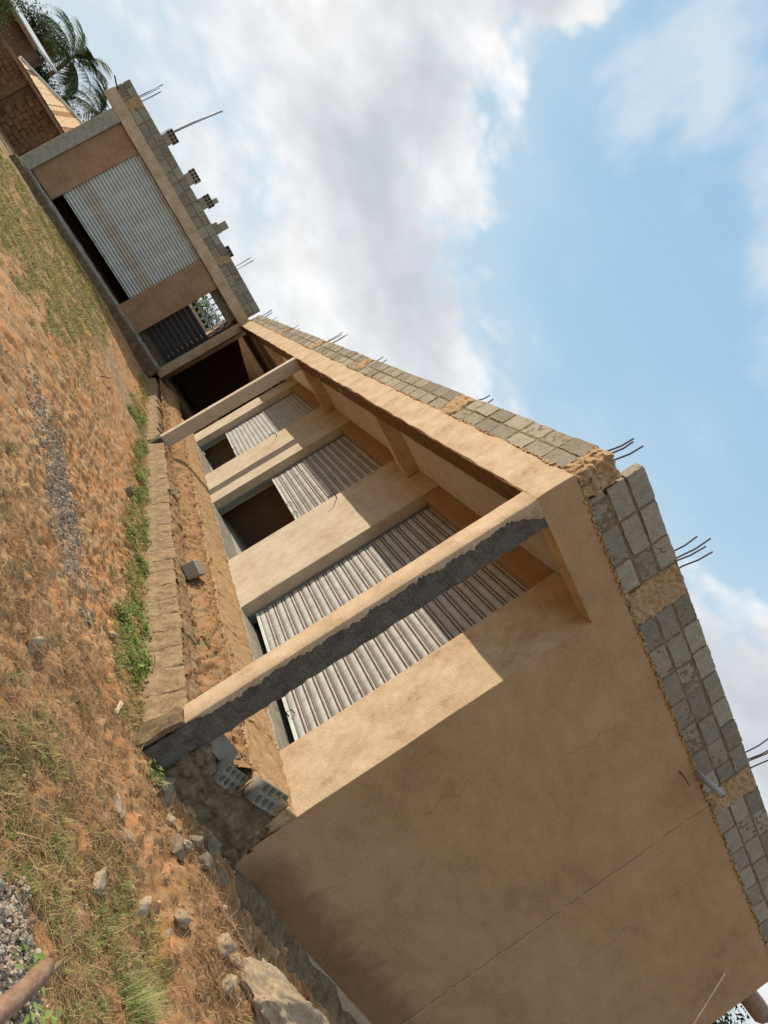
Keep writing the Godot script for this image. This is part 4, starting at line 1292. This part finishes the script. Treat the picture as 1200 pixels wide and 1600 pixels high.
func frond_mesh(seed_: int, length: float) -> ArrayMesh:
	var r := RandomNumberGenerator.new()
	r.seed = seed_
	var st := st_new()
	var droop := r.randf_range(0.35, 0.8)
	var n := 34
	var prev := Vector3.ZERO
	for i in n:
		var t := (i + 1) / float(n)
		var p := Vector3(length * t * (1.0 - 0.18 * t * t), length * (0.42 * t - droop * t * t), 0)
		st.set_color(Color(0.20, 0.19, 0.08))
		var w := 0.03 * (1.1 - t)
		quad(st, prev + Vector3(0, 0, -w), p + Vector3(0, 0, -w), p + Vector3(0, 0, w), prev + Vector3(0, 0, w))
		if t > 0.14:
			for s in [-1.0, 1.0]:
				var ll := length * 0.30 * (0.35 + sin(clampf(t, 0.1, 1.0) * PI * 0.85)) * r.randf_range(0.8, 1.1)
				var d := Vector3(0.55, r.randf_range(-0.35, 0.05), s).normalized()
				var c := Color(0.05, 0.085, 0.03).lerp(Color(0.15, 0.19, 0.07), r.randf())
				blade(st, p, d, ll, 0.06, r.randf_range(0.25, 0.7), c, 3)
		prev = p
	st.generate_normals()
	return st.commit()

func palm(called: String, label: String, at: Vector3, height: float, length: float, n: int, seed_: int) -> void:
	var t := thing(called, label, "palm tree", at, "palms behind the old houses")
	var pts := PackedVector3Array()
	for i in 9:
		pts.append(Vector3(0.25 * sin(i * 0.4), height * i / 8.0, 0.1 * i / 8.0))
	part("trunk", tube(pts, 0.17, 8, 0.65), M.wood, t)
	var r := RandomNumberGenerator.new()
	r.seed = seed_
	var meshes := []
	for k in 5:
		meshes.append(frond_mesh(seed_ + k * 11, length))
	for i in n:
		part("frond", meshes[i % 5], M.leaf, t, pts[8], Vector3(0, TAU * i * 0.382 + r.randf() * 0.3, r.randf_range(-0.65, 1.0)))

func bushy(called: String, label: String, at: Vector3, size: Vector3, leaves: int, leaf: float, seed_: int, c0: Color, c1: Color, trunk := 0.0, cat := "tree", grp := "trees behind the old houses") -> void:
	var t := thing(called, label, cat, at, grp)
	var r := RandomNumberGenerator.new()
	r.seed = seed_
	var st := st_new()
	var tips := []
	var wood := st_new()
	if trunk > 0.0:
		add_tube(wood, PackedVector3Array([Vector3.ZERO, Vector3(0.1, trunk * 0.5, 0), Vector3(0.0, trunk, 0)]), PackedFloat32Array([0.2, 0.16, 0.12]), 7)
	for k in 14:
		var d := Vector3(r.randf_range(-1, 1), r.randf_range(-0.7, 1), r.randf_range(-1, 1))
		var p := Vector3(0, trunk + size.y * 0.5, 0) + d.normalized() * size * 0.5 * r.randf_range(0.35, 0.85)
		tips.append(p)
		add_tube(wood, PackedVector3Array([Vector3(0, trunk * 0.8, 0), p * 0.6 + Vector3(0, trunk * 0.2, 0), p]), PackedFloat32Array([0.07, 0.045, 0.015]), 5)
	part("trunk", done(wood), M.wood, t)
	for i in leaves:
		var p: Vector3 = tips[r.randi() % tips.size()]
		p += Vector3(r.randfn(0, 1), r.randfn(0, 0.8), r.randfn(0, 1)) * size * 0.115
		var a := r.randf() * TAU
		leafy(st, p, Vector3(cos(a), r.randf_range(-0.7, 0.5), sin(a)).normalized(), leaf * r.randf_range(0.7, 1.3), leaf * 0.55, c0.lerp(c1, r.randf()))
	st.generate_normals()
	part("crown", st.commit(), M.leaf, t)

# ---------------------------------------------------------------- old houses behind

func old_houses() -> void:
	rng.seed = 55
	var h := thing("old_house", "old house with bare brown block wall and rusty striped sheet roof", "house", Vector3(-12.0, 0, -29.0))
	# wall of rendered earth blocks with shallow piers
	part("wall", sbox(Vector3(-6.0, -1.2, -3.0), Vector3(2.55, 1.5, -0.06)), M.mud, h)
	var bl := rbox(Vector3(-0.22, 0, -0.05), Vector3(0.22, 0.21, 0.035), Vector3i(3, 2, 1), 0.015, 0.02, 12.0)
	var tints := []
	for t in [1.0, 1.06, 0.94, 1.03]:
		var m: StandardMaterial3D = M.mud.duplicate()
		m.albedo_color = Color(t, t * 0.98, t * 0.95)
		tints.append(m)
	for r in 9:
		var x := -4.6 + (0.23 if r % 2 == 1 else 0.0)
		while x < 2.4:
			var pier := absf(fposmod(x + 3.2, 1.9) - 0.1) < 0.25
			if not pier:
				part("wall_block", bl, tints[rng.randi() % 4], h, Vector3(x, -0.62 + r * 0.228, -0.02 + rng.randf_range(-0.02, 0.01)))
			x += 0.46
	for k in 4:
		part("wall_pier", rbox(Vector3(-3.45 + k * 1.9, -1.0, -0.05), Vector3(-3.12 + k * 1.9, 1.46, 0.09), Vector3i(3, 12, 2), 0.02, 0.03, 14.0), M.mud, h)
	var roof := group_part("roof", h)
	var pan := st_new()
	var steps := 10
	for i in steps:
		var x0 := i / float(steps) * 0.62
		var x1 := (i + 1) / float(steps) * 0.62
		var y0 := 0.022 * sin(x0 * TAU / 0.124)
		var y1 := 0.022 * sin(x1 * TAU / 0.124)
		quad(pan, Vector3(x0, y0, 0), Vector3(x0, y0 + 1.05, -3.4), Vector3(x1, y1 + 1.05, -3.4), Vector3(x1, y1, 0))
	pan.generate_normals()
	var pm: ArrayMesh = pan.commit()
	var cream: StandardMaterial3D = M.rust.duplicate()
	cream.albedo_color = Color(1.6, 1.75, 1.9)
	var worn: StandardMaterial3D = M.rust.duplicate()
	worn.albedo_color = Color(1.2, 1.2, 1.2)
	for k in 15:
		# the hip cuts the sheets shorter towards the left
		var len := clampf(0.12 + k * 0.075, 0.0, 1.0)
		var o := part("roof_sheet", pm, [cream, worn, cream, M.rust, cream, cream, worn][(k * 5 + k / 3) % 7], roof, Vector3(-0.2 + k * 0.22, 1.60 + 0.008 * (k % 2), 0.35 + 0.03 * sin(k * 2.0)))
		o.scale = Vector3(0.37, len, len)
	part("eave_board", rbox(Vector3(-0.6, 1.42, 0.26), Vector3(2.7, 1.56, 0.30), Vector3i(20, 1, 1), 0.006, 0.02, 12.0), M.wood, roof)
	part("hip_cap", tube(PackedVector3Array([Vector3(-0.2, 1.66, 0.2), Vector3(1.6, 2.3, -1.8), Vector3(3.1, 2.66, -3.05)]), 0.06, 6), M.zinc, roof)
	# the house behind it, at the very left
	var g := thing("far_house", "reddish house with pale sheet roof at the top left corner", "house", Vector3(-17.5, 0, -36.0))
	part("wall", sbox(Vector3(-6.0, -1.0, -4.0), Vector3(3.1, 2.5, 0.0)), M.mud, g)
	part("roof", rbox(Vector3(-6.5, 2.55, -4.4), Vector3(3.6, 2.67, 0.5), Vector3i(20, 1, 10), 0.01, 0.03, 6.0, func(p: Vector3) -> Vector3: return p + Vector3(0, -0.06 * (p.z - 0.5), 0)), M.zinc, g)
	part("fascia", rbox(Vector3(-6.5, 2.43, 0.51), Vector3(3.61, 2.61, 0.54), Vector3i(10, 1, 1), 0.005, 0.01), M.wood, g)
	# climbing green over the old wall's top
	bushy("wall_creeper", "bright green creeper over the top of the old brown wall", Vector3(-14.3, 1.3, -28.9), Vector3(2.6, 1.6, 1.0), 2600, 0.11, 61, Color(0.05, 0.10, 0.02), Color(0.20, 0.30, 0.06), 0.0, "creeper", "green growth by the old houses")
	bushy("eave_creeper", "small green creeper hanging on the rusty roof's eave", Vector3(-13.6, 1.25, -28.5), Vector3(1.3, 0.55, 0.4), 500, 0.09, 62, Color(0.10, 0.16, 0.03), Color(0.30, 0.38, 0.08), 0.0, "creeper", "green growth by the old houses")
	palm("palm_tree", "tall coconut palm whose full crown stands against the sky", Vector3(-15.2, -0.5, -45.0), 4.65, 2.45, 28, 5)
	palm("palm_tree", "second palm, half hidden behind the far wing's corner", Vector3(-12.3, -0.5, -46.0), 4.4, 2.3, 22, 15)
	palm("palm_tree", "palm at the very top left behind the pale roof", Vector3(-21.5, -0.5, -46.0), 6.6, 2.4, 18, 25)
	bushy("dark_tree", "dark leafy tree filling the gap behind the rusty roof", Vector3(-14.6, -0.6, -42.0), Vector3(4.4, 2.7, 3.0), 8000, 0.22, 71, Color(0.02, 0.045, 0.012), Color(0.09, 0.14, 0.035), 1.0)
	bushy("pale_tree", "greyish green tree between pale roof and tall palm", Vector3(-18.2, -0.6, -48.0), Vector3(4.6, 3.6, 3.0), 7000, 0.22, 72, Color(0.05, 0.07, 0.03), Color(0.16, 0.19, 0.09), 1.4)
	bushy("low_tree", "low bush below the second palm near far wing", Vector3(-12.0, -0.6, -42.0), Vector3(3.6, 2.9, 2.5), 7000, 0.2, 73, Color(0.03, 0.06, 0.015), Color(0.13, 0.19, 0.05), 1.0)
	bushy("side_tree", "dark tree top peeping past the end wall's right edge", Vector3(30.0, -0.6, -12.0), Vector3(6.0, 5.0, 6.0), 3500, 0.34, 74, Color(0.02, 0.045, 0.012), Color(0.08, 0.12, 0.03), 3.4)
	bushy("yard_bush", "sunlit green bush seen through the white iron grille", Vector3(0.4, -0.4, -36.5), Vector3(6.5, 3.6, 2.4), 7000, 0.26, 75, Color(0.05, 0.09, 0.02), Color(0.2, 0.26, 0.07), 0.3)
	solo("pink_wall", sbox(Vector3(-4.0, -1.0, -0.1), Vector3(5.0, 2.5, 0.1)), M.orange, "pinkish wall behind the white iron grille", "wall", Vector3(0.0, 0.0, -34.4), Vector3(0, 0.12, 0))

# ---------------------------------------------------------------- all together

func _ready() -> void:
	# camera, held at a slant
	var cam := Camera3D.new()
	cam.name = "camera"
	cam.fov = 71.55
	cam.keep_aspect = Camera3D.KEEP_HEIGHT
	cam.near = 0.05
	cam.far = 2000.0
	cam.transform = Transform3D(Basis(Vector3(0.44356, 0.84535, 0.29773), Vector3(-0.79488, 0.52452, -0.30504), Vector3(-0.41403, -0.10136, 0.90460)).orthonormalized(), CAM)
	add_child(cam)
	cam.current = true
	# sky
	var env := Environment.new()
	env.background_mode = Environment.BG_SKY
	env.tonemap_mode = Environment.TONE_MAPPER_LINEAR
	env.tonemap_exposure = 1.0
	env.sdfgi_enabled = true
	env.ssao_enabled = true
	env.ssil_enabled = true
	var sky := Sky.new()
	var pano := PanoramaSkyMaterial.new()
	pano.panorama = ImageTexture.create_from_image(cloud_sky())
	pano.energy_multiplier = 1.0
	sky.sky_material = pano
	env.sky = sky
	var we := WorldEnvironment.new()
	we.name = "world"
	we.environment = env
	add_child(we)
	# sun: from the left and beyond the shop front, about thirty degrees up
	var sun := DirectionalLight3D.new()
	sun.name = "sun"
	sun.light_energy = 1.6
	sun.light_color = Color(1.0, 0.945, 0.86)
	sun.light_angular_distance = 0.5
	sun.shadow_enabled = true
	add_child(sun)
	sun.look_at_from_position(Vector3(-1.0, 0.69, -0.68) * 30.0, Vector3.ZERO)

	noise.noise_type = FastNoiseLite.TYPE_SIMPLEX_SMOOTH
	noise.seed = 5
	noise.frequency = 0.1
	noise.fractal_type = FastNoiseLite.FRACTAL_FBM
	noise.fractal_octaves = 3
	var t0 := Time.get_ticks_msec()
	make_materials()
	print("materials ", Time.get_ticks_msec() - t0)
	make_ground()
	print("ground ", Time.get_ticks_msec() - t0)
	make_porch_soil()
	build_shop()
	print("shop ", Time.get_ticks_msec() - t0)
	build_broken_foundation()
	low_wall()
	old_houses()
	loose_things()
	stones()
	print("things ", Time.get_ticks_msec() - t0)
	ground_cover()
	weeds()
	print("all ", Time.get_ticks_msec() - t0)
